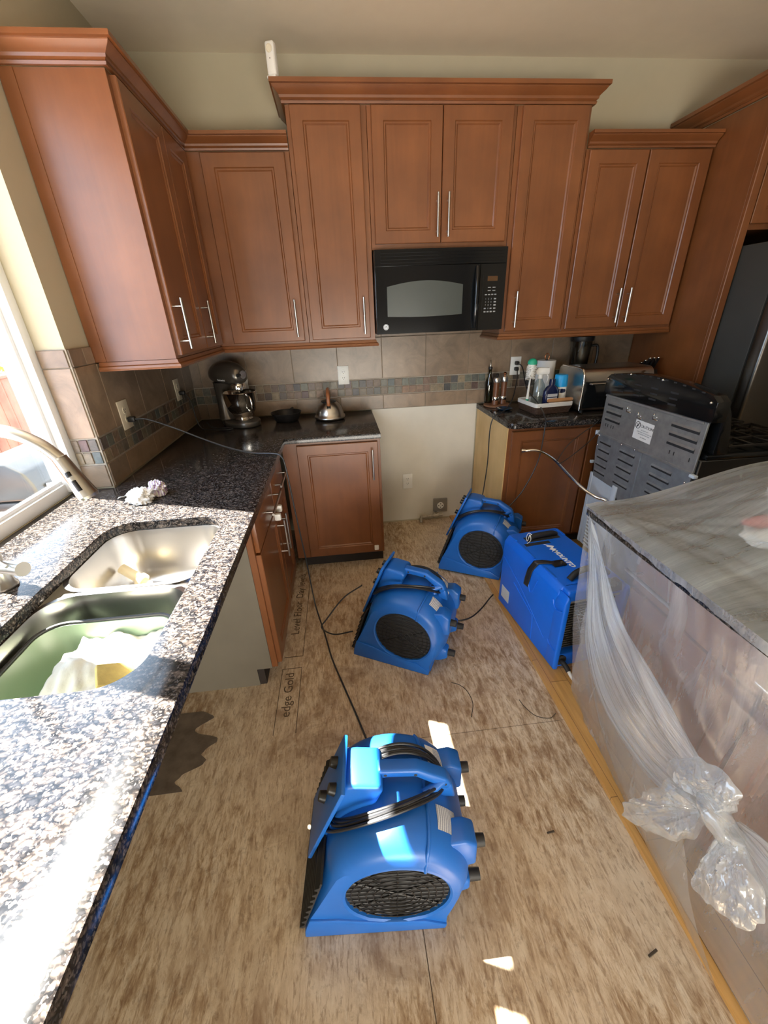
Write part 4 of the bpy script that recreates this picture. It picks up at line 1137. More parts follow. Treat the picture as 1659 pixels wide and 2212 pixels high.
# navy bottle
pb = inb(0.006, -0.050, 0.010)
o = thing('soap_bottle', 'navy blue soap bottle with a printed label in the basket', 'bottle', pb, BA-0.05)
ringset([[(x, y, z) for x, y in rounded(-w, -dd, w, dd, min(w, dd)*0.9, 6)] for w, dd, z in ((0.040, 0.020, 0.0), (0.043, 0.022, 0.004), (0.044, 0.022, 0.075), (0.042, 0.021, 0.092), (0.030, 0.018, 0.110), (0.016, 0.015, 0.118), (0.014, 0.014, 0.122))]).build('bottle_body', M['navy'], o, smooth=60)
MB().lathe([(0.0, 0.122), (0.0165, 0.122), (0.016, 0.146), (0.0, 0.147)], (0, 0, 0), 24).build('bottle_cap', M['navy'], o)
MB().box((-0.028, -0.0232, 0.066), (0.028, -0.0222, 0.080)).build('label_band', M['sticker'], o, smooth=0)
MB().box((-0.028, -0.0232, 0.048), (0.028, -0.0222, 0.062)).build('label_band', M['white_ink'], o, smooth=0)
MB().box((-0.014, -0.0232, 0.024), (0.026, -0.0222, 0.044)).build('label_band', M['sticker'], o, smooth=0)
o.scale = (1.2, 1.0, 1.34)
# aerosol can
pc = inb(0.092, -0.012, 0.010)
o = thing('spray_can', 'white aerosol can with a bright blue cap in the basket', 'can', pc)
MB().lathe([(0.0, 0.0), (0.032, 0.0), (0.033, 0.003), (0.033, 0.108), (0.031, 0.112), (0.0, 0.112)], (0, 0, 0), 36).build('can_body', M['white_plastic'], o)
MB().lathe([(0.0, 0.1125), (0.0335, 0.1125), (0.0340, 0.120), (0.0320, 0.166), (0.029, 0.170), (0.0, 0.170)], (0, 0, 0), 36).build('can_cap', M['cyan'], o)
lb = MB()
def ov(u, v):
    an = -PI/2-0.15+(u-0.5)*1.45*math.sqrt(max(0, 1-(2*v-1)**2)); return (0.0335*math.cos(an), 0.0335*math.sin(an), 0.082+0.022*v)
lb.grid(ov, 14, 10); lb.build('oval_label', M['navy'], o)
lb = MB()
for z, h in ((0.040, 0.016), (0.020, 0.006)):
    lb.grid(lambda u, v: (0.0334*math.cos(-PI/2-0.2+(u-0.5)*1.0), 0.0334*math.sin(-PI/2-0.2+(u-0.5)*1.0), z+h*v), 12, 2)
lb.build('label_print', M['cyan'], o)
o.scale = (1.22, 1.22, 1.26)
# clear spray bottle with a white trigger
ps = inb(-0.035, 0.030, 0.010)
o = thing('spray_bottle', 'clear plastic spray bottle with a white trigger head in the basket', 'bottle', ps, -0.25)
MB().lathe([(0.0, 0.0), (0.040, 0.0), (0.042, 0.004), (0.042, 0.10), (0.036, 0.135), (0.016, 0.168), (0.014, 0.178), (0.0, 0.178)], (0, 0, 0), 32).build('bottle_body', M['bottle_glass'], o)
hd = MB(); hd.cyl((0, 0, 0.172), (0, 0, 0.194), 0.017, n=20); hd.prism([(-0.028, 0.194), (0.05, 0.194), (0.056, 0.206), (0.052, 0.230), (-0.020, 0.232), (-0.034, 0.214)], -0.013, 0.013, 'Y', 0.004, 2)
tg = hd.build('trigger_head', M['white_plastic'], o)
MB().tube([(0.038, 0, 0.196), (0.050, 0, 0.176), (0.046, 0, 0.150)], [0.006, 0.005, 0.004], 10, spline=4).build('trigger', M['white_plastic'], tg)
MB().cyl((0, 0, 0.012), (0, 0, 0.172), 0.003, n=8).build('dip_tube', M['white_plastic'], o)
o.scale = (1.0, 1.0, 1.12)
# wooden rolling stick on the basket edge
p = inb(-0.050, -0.112, 0.0835); q = inb(0.126, -0.108, 0.0835); mid = (p+q)/2
o = MB().tube([p, p.lerp(q, 0.06), p.lerp(q, 0.22), p.lerp(q, 0.23), p.lerp(q, 0.94), q], [0.008, 0.0115, 0.0115, 0.0125, 0.0125, 0.009], 16).build('wooden_dowel', M['dowel'])
tag(o, 'short turned wooden stick resting on the front edge of the basket', 'stick')
# paper towel on an upright holder
o = thing('paper_towel_holder', 'white paper towel roll on a dark upright holder behind the basket', 'paper towel', (2.425, -0.105, Z0))
MB().lathe([(0.0, 0.0), (0.075, 0.0), (0.075, 0.008), (0.0, 0.010)], (0, 0, 0), 36).build('holder_base', M['black_plastic'], o)
MB().lathe([(0.020, 0.011), (0.062, 0.011), (0.062, 0.288), (0.020, 0.288)], (0, 0, 0), 40).build('paper_roll', M['paper'], o)
MB().tube([(-0.012, 0, 0.29), (-0.014, 0, 0.315), (0, 0, 0.332), (0.014, 0, 0.315), (0.012, 0, 0.29)], 0.0032, 10, spline=5).build('holder_loop', M['copper'], o)
MB().cyl((0, 0, 0.010), (0, 0, 0.292), 0.008, n=14).build('holder_rod', M['black_plastic'], o)

# toaster oven
to = thing('toaster_oven', 'stainless toaster oven with a rounded top beside the range', 'toaster oven', (2.71, -0.345, Z0))
prof = [(-0.155, 0.020), (0.155, 0.020), (0.155, 0.215)] + [(0.115+0.04*math.cos(a*PI/12), 0.225+0.04*math.sin(a*PI/12)) for a in range(0, 7)] + [(-0.100+0.055*math.cos(PI/2+a*PI/12), 0.21+0.055*math.sin(PI/2+a*PI/12)) for a in range(0, 7)]
MB().prism(prof, -0.228, 0.228, 'X', 0.0).build('housing', M['steel'], to, smooth=35)
MB().tube([(-0.228, -0.157, 0.022), (-0.228, -0.157, 0.205), (-0.228, -0.140, 0.250), (-0.228, -0.100, 0.267), (-0.228, 0.11, 0.267)], 0.0075, 12, spline=6).build('chrome_trim', M['chrome'], to)
fd = MB().box((-0.215, -0.168, 0.035), (0.10, -0.156, 0.195), 0.004, 2).build('door', M['black_gloss'], to)
MB().tube([(-0.19, -0.169, 0.182), (-0.19, -0.19, 0.184), (0.07, -0.19, 0.184), (0.07, -0.169, 0.182)], 0.006, 12).build('door_handle', M['steel'], fd)
for x, z in ((0.155, 0.225), (0.155, 0.15), (0.155, 0.075)):
    MB().cyl((x, -0.156, z), (x, -0.178, z), 0.020, 0.018, 24).build('knob', M['steel'], to)
for x in (-0.19, 0.19):
    for y in (-0.12, 0.12): MB().cyl((x, y, 0.0), (x, y, 0.022), 0.014, n=14).build('foot', M['black_rubber'], to)
# blender jar
o = thing('blender', 'dark blender with a smoky jar behind the toaster oven', 'blender', (2.665, -0.095, Z0))
MB().lathe([(0.0, 0.0), (0.074, 0.0), (0.078, 0.01), (0.070, 0.06), (0.058, 0.12), (0.052, 0.15), (0.0, 0.15)], (0, 0, 0), 32).build('motor_base', M['black_plastic'], o)
MB().lathe([(0.050, 0.151), (0.055, 0.17), (0.068, 0.39), (0.070, 0.40), (0.066, 0.40), (0.052, 0.17), (0.0, 0.155)], (0, 0, 0), 32).build('jar', M['jar'], o)
MB().lathe([(0.0, 0.4005), (0.074, 0.4005), (0.076, 0.405), (0.076, 0.428), (0.05, 0.434), (0.0, 0.434)], (0, 0, 0), 32).build('jar_lid', M['black_plastic'], o)
MB().tube([(0.066, -0.02, 0.37), (0.105, -0.03, 0.36), (0.105, -0.03, 0.24), (0.062, -0.02, 0.20)], 0.009, 12, spline=5).build('jar_handle', M['black_plastic'], o)
# knife block
kb = thing('knife_block', 'black knife block with steel-capped handles near the refrigerator', 'knife block', (3.022, -0.30, Z0))
MB().prism([(-0.12, 0.0), (0.10, 0.0), (0.10, 0.10), (0.045, 0.225), (-0.045, 0.18)], -0.055, 0.055, 'X', 0.004, 2, M=Matrix.Rotation(PI, 4, 'Z')).build('block', M['black_plastic'], kb)
dd = Vector((0, -0.45, 0.9)).normalized()
for x in (-0.036, -0.008, 0.022):
    for i, (y, z) in enumerate(((-0.035, 0.222), (0.000, 0.205), (0.035, 0.188))):
        s = Vector((x, y, z)); k = MB().tube([s, s+dd*0.05, s+dd*0.085], [0.0085, 0.0095, 0.0095], 10).build('knife', M['black_plastic'], kb)
        MB().ball(s+dd*0.086, 0.010, 0.010, 0.006, 12).build('steel_cap', M['chrome'], k)

# ------------------------------------------------------------------ refrigerator
fr = thing('refrigerator', 'stainless refrigerator with charcoal sides on the right', 'refrigerator', (3.6, -0.48, 0.018))
MB().box((3.150, -0.866, 0.05), (4.03, -0.05, 1.80), 0.006, 2).build('body', M['fridge_side'], fr, world=True)
for x0, x1 in ((3.148, 3.586), (3.592, 4.03)):
    dr = MB().box((x0, -0.945, 0.62), (x1, -0.872, 1.79), 0.014, 3).build('door', M['dark_steel'], fr, world=True)
    hx = x1-0.045 if x0 < 3.3 else x0+0.045
    MB().tube([(hx, -0.947, 0.72), (hx, -0.99, 0.76), (hx, -0.995, 1.20), (hx, -0.99, 1.62), (hx, -0.947, 1.66)], 0.012, 14, spline=5).build('handle', M['dark_steel'], dr, world=True)
MB().box((3.148, -0.945, 0.06), (4.03, -0.872, 0.61), 0.014, 3).build('freezer_drawer', M['dark_steel'], fr, world=True)
MB().box((3.165, -0.90, 1.8005), (3.30, -0.80, 1.822), 0.006, 2).build('hinge_cover', M['grey_plate'], fr, world=True)
MB().box((3.16, -0.85, 0.019), (4.02, -0.06, 0.05)).build('base_grille', M['black_plastic'], fr, world=True)

# ------------------------------------------------------------------ range, pulled out and turned with its back to the room
XR = 2.53; RY0, RY1 = -1.405, -0.668
rg = thing('range', 'black gas range pulled out and turned with its metal back showing', 'range', (2.86, -1.035, 0.018))
MB().box((XR+0.012, RY0, 0.10), (3.125, RY1, 0.915), 0.004, 1).build('body', M['black_enamel'], rg, world=True)
MB().box((XR+0.03, RY0-0.004, 0.9155), (3.135, RY1+0.004, 0.940), 0.008, 2).build('cooktop', M['black_gloss'], rg, world=True)
for x in (2.62, 3.07):
    for y in (RY0+0.07, RY1-0.07): MB().cyl((x, y, 0.0185), (x, y, 0.10), 0.018, n=14).build('foot', M['black_plastic'], rg, world=True)
def louvre(mb, y, z, w, h=0.013, x=XR, dep=0.006):
    # a pressed louvre: slanted lip over a dark slot
    mb.prism([(x-dep, z), (x+0.001, z+h), (x+0.001, z), (x-dep+0.001, z-0.0015)], y-w/2, y+w/2, 'Y')
def slot(mb, y, z, w, h=0.010, x=XR): mb.box((x-0.0012, y-w/2, z-h/2), (x+0.0002, y+w/2, z+h/2))
# upper back plate
up = MB().box((XR, RY0+0.012, 0.850), (XR+0.012, RY1-0.008, 1.082), 0.003, 1)
up.box((XR-0.006, RY0+0.030, 1.070), (XR+0.002, RY1-0.01, 1.082), 0.002, 1)
up.box((XR-0.005, RY0+0.012, 0.846), (XR+0.002, RY1-0.008, 0.858), 0.002, 1)
upo = up.build('back_plate', M['galv'], rg, world=True, smooth=30)
sl, lo = MB(), MB()
for k in range(3):
    for yc, w in ((-0.775, 0.135), (-1.285, 0.165)):
        z = 1.030-0.042*k; slot(sl, yc, z, w, 0.016); louvre(lo, yc, z+0.006, w, 0.010)
for yc in (-0.725, -0.745, -0.775, -0.795): slot(sl, yc, 0.912, 0.004, 0.018)
for yc in (-1.235, -1.262, -1.355): slot(sl, yc, 0.905, 0.004, 0.018)
build_each(sl, 'vent_slot', M['ink'], upo, world=True, smooth=0); build_each(lo, 'louvre', M['galv'], upo, world=True, smooth=0)
cl = MB()
for yc, z in ((-0.905, 1.035), (-0.995, 1.022), (-1.105, 1.040)):
    cl.box((XR-0.010, yc+0.014, z-0.010), (XR, yc+0.020, z+0.016), 0.001, 1); cl.box((XR-0.010, yc-0.014, z-0.014), (XR, yc+0.02, z-0.009), 0.001, 1); cl.ball((XR-0.003, yc, z), 0.004, n=10)
build_each(cl, 'clip', M['chrome'], upo, world=True)
# caution label
F = frame((XR-0.0013, -1.035, 0.955), (0, -1, -0.02), (0, 0, 1))
cs = MB(F).box((-0.068, -0.052, 0), (0.068, 0.046, 0.0008)).build('caution_label', M['paper'], upo, world=True, smooth=0)
lettering('caution_print', 'CAUTION!', 0.020, F @ Matrix.Translation((0.022, 0.020, 0.0012)), M['ink'], cs, world=True)
for s, y, z in (('DO NOT LIFT', 0.0, 0.009), ('DISCONNECT POWER AND GAS', -0.011, 0.0072), ('BEFORE REMOVING PANEL', -0.021, 0.0072), ('SEE MANUAL', -0.036, 0.008)):
    lettering('caution_print', s, z, F @ Matrix.Translation((0.012, y, 0.0012)), M['grey_ink'], cs, world=True)
sy = MB(F @ Matrix.Translation((-0.046, 0.020, 0.0012)))
sy.tube([(0.017*math.cos(a*PI/14), 0.017*math.sin(a*PI/14), 0) for a in range(28)], 0.0015, 6, closed=True); sy.tube([(-0.012, -0.012, 0), (0.012, 0.012, 0)], 0.0015, 6)
sy.tube([(-0.004, 0.006, 0), (0.003, -0.002, 0), (-0.003, -0.008, 0)], 0.0022, 6)
sy.build('caution_symbol', M['ink'], cs, world=True)
# lower back plate
dn = MB().prism([(RY0+0.012, 0.848), (RY0+0.012, 0.62), (RY0+0.03, 0.56), (-1.08, 0.50), (-0.97, 0.52), (-0.915, 0.58), (-0.70, 0.585), (-0.69, 0.66), (-0.682, 0.70), (RY1-0.008, 0.72), (RY1-0.008, 0.848)], XR+0.001, XR+0.010, 'X', 0.0)
dn.box((XR-0.004, -1.066, 0.54), (XR+0.003, -1.056, 0.846), 0.002, 1)
dno = dn.build('lower_plate', M['galv2'], rg, world=True, smooth=0)
sl, lo = MB(), MB()
for k in range(5):
    z = 0.805-0.046*k
    for yc, w in ((-0.755, 0.105), (-0.955, 0.125), (-1.215, 0.135)):
        if yc == -0.755 and k > 4: continue
        slot(sl, yc-0.012*0, z-0.004*k*0, w, 0.014, XR+0.001); louvre(lo, yc, z+0.005, w, 0.009, XR+0.001)
build_each(sl, 'vent_slot', M['ink'], dno, world=True, smooth=0); build_each(lo, 'louvre', M['galv2'], dno, world=True, smooth=0)
sc = MB()
for y, z in ((-0.90, 0.842), (-1.01, 0.845), (-1.37, 0.80), (-0.69, 0.78), (-0.69, 0.84), (-1.38, 0.70)): sc.ball((XR-0.002, y, z), 0.006, n=10)
build_each(sc, 'screw', M['chrome'], dno, world=True)
tb = MB(); tb.box((XR-0.012, RY1-0.006, 0.835), (XR+0.012, RY1+0.012, 0.865), 0.005, 2); tb.box((XR-0.012, RY1-0.006, 0.655), (XR+0.012, RY1+0.010, 0.675), 0.004, 2); tb.box((XR-0.01, RY0-0.012, 0.835), (XR+0.012, RY0+0.02, 0.85), 0.004, 2)
build_each(tb, 'tab', M['white_metal'], rg, world=True)
# pale lower panel with slots near the floor
lp = MB(); lp.box((XR+0.004, -0.935, 0.10), (XR+0.012, RY1-0.004, 0.60), 0.002, 1); lp.box((XR-0.006, -0.945, 0.11), (XR+0.006, -0.905, 0.60), 0.004, 2); lp.box((XR-0.001, RY1-0.03, 0.10), (XR+0.006, RY1-0.002, 0.60), 0.003, 1)
lpo = lp.build('insulation_panel', M['white_metal'], rg, world=True); lpo['label'] = 'pale blue-white lower panel'
sl = MB()
for k in range(9): slot(sl, -0.775, 0.125+0.024*k, 0.085, 0.012, XR+0.004)
build_each(sl, 'vent_slot', M['ink'], lpo, world=True, smooth=0)
MB().box((XR+0.003, RY0+0.01, 0.10), (XR+0.0115, -0.95, 0.52)).build('lower_back', M['galv2'], rg, world=True, smooth=0)
# backguard with an arched top
poly = [(RY0-0.01, 1.0845)]
for i in range(25):
    t = i/24.0; y = RY0-0.01+(RY1-RY0+0.02)*t
    poly.append((y, 1.185+0.042*math.sin(PI*t)**0.8 if 0 < t < 1 else 1.17))
poly += [(RY1+0.01, 1.0845)]
bgd = MB(); bgd.prism(poly[::-1], XR-0.008, XR+0.055, 'X', 0.004, 2); 
bgo = bgd.build('backguard', M['black_gloss'], rg, world=True, smooth=35)
pf = [(XR+0.05, 1.165), (XR+0.075, 1.12), (XR+0.10, 1.04), (XR+0.12, 0.942), (XR+0.05, 0.942)]
MB().prism(pf, RY0-0.008, RY1+0.008, 'Y', 0.004, 2).build('control_slope', M['black_gloss'], bgo, world=True, smooth=35)
sl, sc = MB(), MB()
for k in range(3):
    for yc in (-0.80, -0.93, -1.05, -1.18): slot(sl, yc, 1.170-0.026*k, 0.050, 0.008, XR-0.008)
for i in range(12): slot(sl, RY1-0.06-i*0.055, 1.195+0.025*math.sin(PI*(i+0.5)/12), 0.018, 0.006, XR-0.008)
for y, z in ((RY1-0.01, 1.165), (-0.86, 1.213), (-1.09, 1.216), (RY0+0.02, 1.165)): sc.ball((XR-0.010, y, z), 0.006, n=10)
build_each(sl, 'vent_slot', M['ink'], bgo, world=True, smooth=0); build_each(sc, 'screw', M['chrome'], bgo, world=True)
for yc in (-1.22, -0.86):
    gb = MB()
    for x in (2.70, 2.80, 2.90, 3.00, 3.10): gb.box((x-0.005, yc-0.155, 0.958), (x+0.005, yc+0.155, 0.970), 0.002, 1)
    for y in (-0.155, -0.05, 0.05, 0.155): gb.box((2.68, yc+y-0.005, 0.956), (3.11, yc+y+0.005, 0.968), 0.002, 1)
    for x in (2.69, 3.10):
        for y in (-0.15, 0.15): gb.box((x-0.006, yc+y-0.006, 0.9405), (x+0.006, yc+y+0.006, 0.958))
    gb.build('burner_grate', M['iron'], rg, world=True)
    for x in (2.80, 3.00):
        MB().lathe([(0.0, 0.9405), (0.05, 0.9405), (0.048, 0.946), (0.034, 0.949), (0.032, 0.955), (0.0, 0.956)], (x, yc, 0), 24).build('burner', M['black_enamel'], rg, world=True)
hz = MB().tube([(2.079, -0.662, 0.763), (2.11, -0.672, 0.768), (2.15, -0.682, 0.766), (2.20, -0.69, 0.745), (2.27, -0.70, 0.695), (2.35, -0.74, 0.61), (2.42, -0.79, 0.54), (2.475, -0.85, 0.505), (2.505, -0.895, 0.502), (2.515, -0.905, 0.48), (2.525, -0.905, 0.44)], 0.0095, 14, spline=6).build('gas_hose', M['chrome'], rg, world=True)
MB().cyl((2.062, -0.656, 0.762), (2.084, -0.664, 0.764), 0.017, 0.013, 20).build('hose_nut', M['chrome'], hz, world=True)
MB().tube([(2.53, -0.655, 0.93), (2.50, -0.664, 0.90), (2.42, -0.672, 0.85), (2.34, -0.685, 0.79), (2.29, -0.70, 0.725), (2.27, -0.715, 0.695), (2.30, -0.715, 0.69), (2.38, -0.70, 0.735), (2.46, -0.685, 0.79), (2.525, -0.672, 0.845)], 0.0026, 8, spline=6).build('power_cord', M['cord'], rg, world=True)
# ------------------------------------------------------------------ air movers (three blue carpet blowers)
FC = (0.262, 0.205); FR = 0.2; ICX, ICZ, IR = 0.262, 0.190, 0.137
FWID = 0.33
def shell_z(x, r=FR): return FC[1]+math.sqrt(max(0.0, r*r-(x-FC[0])**2))
def fan_outline():
    P = [(0.004, 0.0), (0.13, 0.0), (0.26, 0.0), (0.380, 0.0), (0.394, 0.012), (0.400, 0.05)]
    for i in range(40):
        a = math.radians(-33+i*(183.0/39)); P.append((FC[0]+FR*math.cos(a), FC[1]+FR*math.sin(a)))
    x0, z0 = P[-1]
    for t in (0.2, 0.4, 0.6, 0.8): P.append((x0+(0.004-x0)*t, z0+(0.038-z0)*t))
    P += [(0.004, 0.038)]
    return P
def make_air_mover(label, loc, rz):
    o = thing('air_mover', label, 'blower fan', loc, rz, group='blue air movers drying the floor')
    P = fan_outline(); n = len(P)
    def inset(p, k):
        w = min(1.0, max(0.0, (p[1]-0.03)/0.12))
        if p[0] < 0.11: w *= max(0.0, (p[0]-0.004)/0.106)*0.8
        return (p[0]+(FC[0]-p[0])*k*w, p[1]+(FC[1]-p[1])*k*w)
    prof = [(0.0, 0.21), (0.010, 0.13), (0.028, 0.065), (0.052, 0.022), (0.085, 0.0), (0.165, 0.0), (0.245, 0.0), (0.278, 0.022), (0.302, 0.065), (0.320, 0.13), (0.330, 0.21)]
    mb = MB(); vs = []; fs = []
    for y, k in prof:
        for p in P: q = inset(p, k); vs.append((q[0], y, q[1]))
    m = len(prof)
    for j in range(m-1):
        for i in range(n): fs.append((j*n+i, j*n+(i+1) % n, (j+1)*n+(i+1) % n, (j+1)*n+i))
    fs.append(tuple(range((m-1)*n, m*n)))
    # front: ring from outline to the round intake
    base = len(vs)
    for kk, (rad, y) in enumerate(((IR+0.012, -0.001), (IR+0.006, -0.004), (IR, 0.000), (IR-0.001, 0.010))):
        for p in P:
            q = inset(p, 0.21); a = math.atan2(q[1]-ICZ, q[0]-ICX)
            vs.append((ICX+rad*math.cos(a), y, ICZ+rad*math.sin(a)))
    for i in range(n): fs.append((i, (i+1) % n, base+(i+1) % n, base+i))
    for kk in range(3):
        for i in range(n): fs.append((base+kk*n+i, base+kk*n+(i+1) % n, base+(kk+1)*n+(i+1) % n, base+(kk+1)*n+i))
    mb.add(vs, fs); mb.build('housing', M['blue_plastic'], o, smooth=32)
    # base skirt with a sloped foot
    mb = MB()
    mb.prism([(0.0, 0.0), (0.392, 0.0), (0.396, 0.02), (0.335, 0.052), (0.20, 0.062), (0.10, 0.088), (0.022, 0.094), (0.004, 0.035)], -0.006, 0.022, 'Y', 0.004, 2)
    mb.prism([(0.0, 0.0), (0.392, 0.0), (0.396, 0.02), (0.335, 0.052), (0.20, 0.062), (0.10, 0.088), (0.022, 0.094), (0.004, 0.035)], 0.308, 0.336, 'Y', 0.004, 2)
    mb.prism([(0.30, 0.0), (0.397, 0.0), (0.397, 0.018), (0.35, 0.065)], 0.02, 0.31, 'Y', 0.004, 2)
    mb.build('base_skirt', M['blue_plastic'], o, smooth=35)
    # black outlet grille on the sloping snout
    sx, sz = 0.075-0.002, 0.27-0.035; L = math.hypot(sx, sz); ux, uz = sx/L, sz/L; nx, nz = -uz, ux
    gm = MB()
    def sl(t, off): return (0.002+ux*t+nx*off, 0.032+uz*t+nz*off)
    gm.prism([sl(0.0, 0.001), sl(L, 0.001), sl(L, 0.006), sl(0.0, 0.006)], 0.004, 0.326, 'Y')
    for k in range(8):
        t = 0.006+k*(L-0.02)/7.5
        gm.prism([sl(t, 0.005), sl(t+0.018, 0.005), sl(t+0.006, 0.016), sl(t, 0.016)], 0.0, 0.33, 'Y', 0.001, 1)
    gm.build('outlet_grille', M['black_rubber'], o, smooth=0)
    # intake: dark drum and wire grille
    g = MB(); g.cyl((ICX, 0.0085, ICZ), (ICX, 0.012, ICZ), IR-0.0015, n=48)
    g.build('impeller_drum', M['ink'], o, smooth=0)
    g = MB()
    for k in range(1, 7):
        r = IR*k/7.0+0.004
        g.tube([(ICX+r*math.cos(a*PI/24), 0.004-0.006*(1-(r/IR)**2), ICZ+r*math.sin(a*PI/24)) for a in range(48)], 0.0013, 6, closed=True)
    for k in range(-6, 7):
        z = k*0.0205
        w = math.sqrt(max(0, (IR-0.003)**2-z*z)); g.cyl((ICX-w, 0.0055, ICZ+z), (ICX+w, 0.0055, ICZ+z), 0.0016, n=6)
    for a in range(3): 
        an = a*PI/3+0.5; g.tube([(ICX-(IR-0.003)*math.cos(an), 0.006, ICZ-(IR-0.003)*math.sin(an)), (ICX+(IR-0.003)*math.cos(an), 0.006, ICZ+(IR-0.003)*math.sin(an))], 0.0022, 6)
    g.build('intake_grille', M['black_plastic'], o)
    # control box: tilted plate and its housing
    ax, az, bx, bz = 0.030, 0.205, 0.146, 0.492
    L = math.hypot(bx-ax, bz-az); ux, uz = (bx-ax)/L, (bz-az)/L; nx, nz = -uz, ux
    def pl(t, off): return (ax+ux*t+nx*off, az+uz*t+nz*off)
    mb = MB(); mb.prism([pl(0, 0), pl(L, 0), pl(L, 0.012), pl(0, 0.012)], 0.085, 0.245, 'Y', 0.004, 2)
    cpn = mb.build('control_plate', M['blue_plastic'], o)
    mb = MB(); mb.prism([pl(0.03, -0.001), pl(L-0.016, -0.001), (0.170, 0.478), (0.232, 0.470), (0.240, 0.448), (0.205, 0.36), (0.13, 0.26)], 0.112, 0.222, 'Y', 0.014, 3)
    mb.build('control_housing', M['blue_plastic'], o, smooth=45)
    for t, y in ((L-0.06, 0.13), (L-0.06, 0.20), (L-0.16, 0.165)):
        kb_ = MB(); p, q = pl(t, 0.0125), pl(t, 0.030)
        kb_.cyl((p[0], y, p[1]), (q[0], y, q[1]), 0.016, 0.013, 18); kb_.build('switch_knob', M['black_plastic'], cpn)
    sc = MB()
    for t in (0.02, L-0.02):
        for y in (0.097, 0.233): p, q = pl(t, -0.0015), pl(t, 0.0); sc.cyl((p[0], y, p[1]), (q[0], y, q[1]), 0.005, n=10)
    build_each(sc, 'screw_hole', M['ink'], cpn)
    # handle
    mb = MB(); yc = 0.167
    mb.prism([(0.215, 0.438), (0.225, 0.474), (0.332, 0.468), (0.410, 0.420), (0.424, 0.392), (0.412, 0.375), (0.392, 0.388), (0.325, 0.440), (0.25, 0.444)], yc-0.019, yc+0.019, 'Y', 0.008, 3)
    mb.prism([(0.395, 0.395), (0.425, 0.392), (0.436, 0.335), (0.385, 0.345)], yc-0.017, yc+0.017, 'Y', 0.006, 2)
    hn = mb.build('handle', M['blue_plastic'], o, smooth=45)
    mb = MB(); mb.tube([(0.400, yc-0.008, 0.405), (0.378, yc-0.020, 0.398), (0.345, yc-0.034, 0.392)], 0.013, 14); mb.tube([(0.378, yc-0.010, 0.392), (0.372, yc-0.022, 0.366)], 0.013, 12)
    mb.build('cord_hook', M['blue_plastic'], hn)
    sc = MB()
    for x, z in ((0.245, 0.457), (0.325, 0.452), (0.405, 0.402)): sc.cyl((x, yc-0.0196, z), (x, yc-0.018, z), 0.0045, n=10)
    build_each(sc, 'screw_hole', M['ink'], hn)
    # rib along the moulding seam
    rb = MB(); a = math.radians(64); pts = []
    for y, k in prof[1:-1]:
        r = FR*(1-k)+0.001; pts.append((FC[0]+r*math.cos(a), y, FC[1]+r*math.sin(a)))
    q = (ICX+(IR+0.004)*math.cos(math.radians(60)), -0.002, ICZ+(IR+0.004)*math.sin(math.radians(60)))
    rb.tube([q]+pts, 0.005, 10, spline=3); rb.build('seam_rib', M['blue_plastic'], o)
    # stickers on the shell
    def patch(a0, a1, y0, y1, off):
        def f(u, v):
            an = math.radians(a0+(a1-a0)*u); y = y0+(y1-y0)*v
            k = 0.0
            for (ya, ka), (yb, kb2) in zip(prof, prof[1:]):
                if ya <= y <= yb: k = ka+(kb2-ka)*(y-ya)/(yb-ya)
            r = FR*(1-k)+off
            return (FC[0]+r*math.cos(an), y, FC[1]+r*math.sin(an))
        return MB().grid(f, 10, 6)
    patch(56, 36, 0.060, 0.118, 0.0012).build('rating_sticker', M['sticker'], o)
    s2 = patch(58, 36, 0.215, 0.285, 0.0012).build('brand_sticker', M['paper'], o)
    an = math.radians(54); tx = Vector((math.sin(an), 0, -math.cos(an)))
    pp = Vector((FC[0]+(FR+0.002)*math.cos(an), 0.238, FC[1]+(FR+0.002)*math.sin(an)))
    lettering('brand_print', 'OR', 0.022, frame(pp, (0, -1, 0), tx), M['ink'], s2)
    patch(50, 37, 0.226, 0.279, 0.0018).build('sticker_print', M['sticker'], s2)
    # rear brackets with standing feet
    mb = MB()
    for y in (0.070, 0.262):
        mb.prism([(0.37, 0.33), (0.44, 0.345), (0.472, 0.325), (0.474, 0.235), (0.43, 0.22)], y-0.032, y+0.032, 'Y', 0.008, 2)
        mb.prism([(0.36, 0.04), (0.43, 0.06), (0.468, 0.085), (0.466, 0.13), (0.42, 0.15)], y-0.026, y+0.026, 'Y', 0.008, 2)
    build_each(mb, 'rear_bracket', M['blue_plastic'], o, smooth=45)
    for y in (0.070, 0.262):
        for z in (0.285, 0.105):
            MB().cyl((0.466, y, z), (0.498, y, z), 0.0165, 0.0150, 18).build('rubber_foot', M['black_rubber'], o)
    # cord wrapped between the control box and the hook
    for k in range(5):
        cd = MB(); pts = []
        for i in range(36):
            t = 2*PI*i/36
            x = 0.246+(0.150+0.004*k+0.004*math.sin(3*t+k))*math.cos(t); y = 0.160+(0.066+0.006*k)*math.sin(t)+0.22*(x-0.27)
            z = shell_z(min(max(x, 0.075), 0.44), FR+0.008+0.0035*(k % 3))+0.004*math.sin(2*t+k*1.3)
            kk = 0.0
            if y < 0.085: kk = (0.085-y)*0.5
            if y > 0.245: kk = (y-0.245)*0.5
            z = FC[1]+(z-FC[1])*(1-kk)+0.012
            pts.append((x, y, z))
        cd.tube(pts, 0.0042, 8, closed=True, spline=2); cd.build('wrapped_cord', M['cord'], o)
    return o
RZ1, RZ2, RZ3 = math.atan2(-0.028, 0.388), math.atan2(-0.185, 0.345), math.atan2(-0.190, 0.342)
f1 = make_air_mover('large blue air mover nearest the camera with a sunlit stripe across its top', (0.772, -2.42, 0.0012), RZ1)
f2 = copy_tree(f1); f2.location = (0.951, -1.398, 0.0012); f2.rotation_euler.z = RZ2
f2['label'] = 'blue air mover on the bare subfloor in the middle of the aisle'
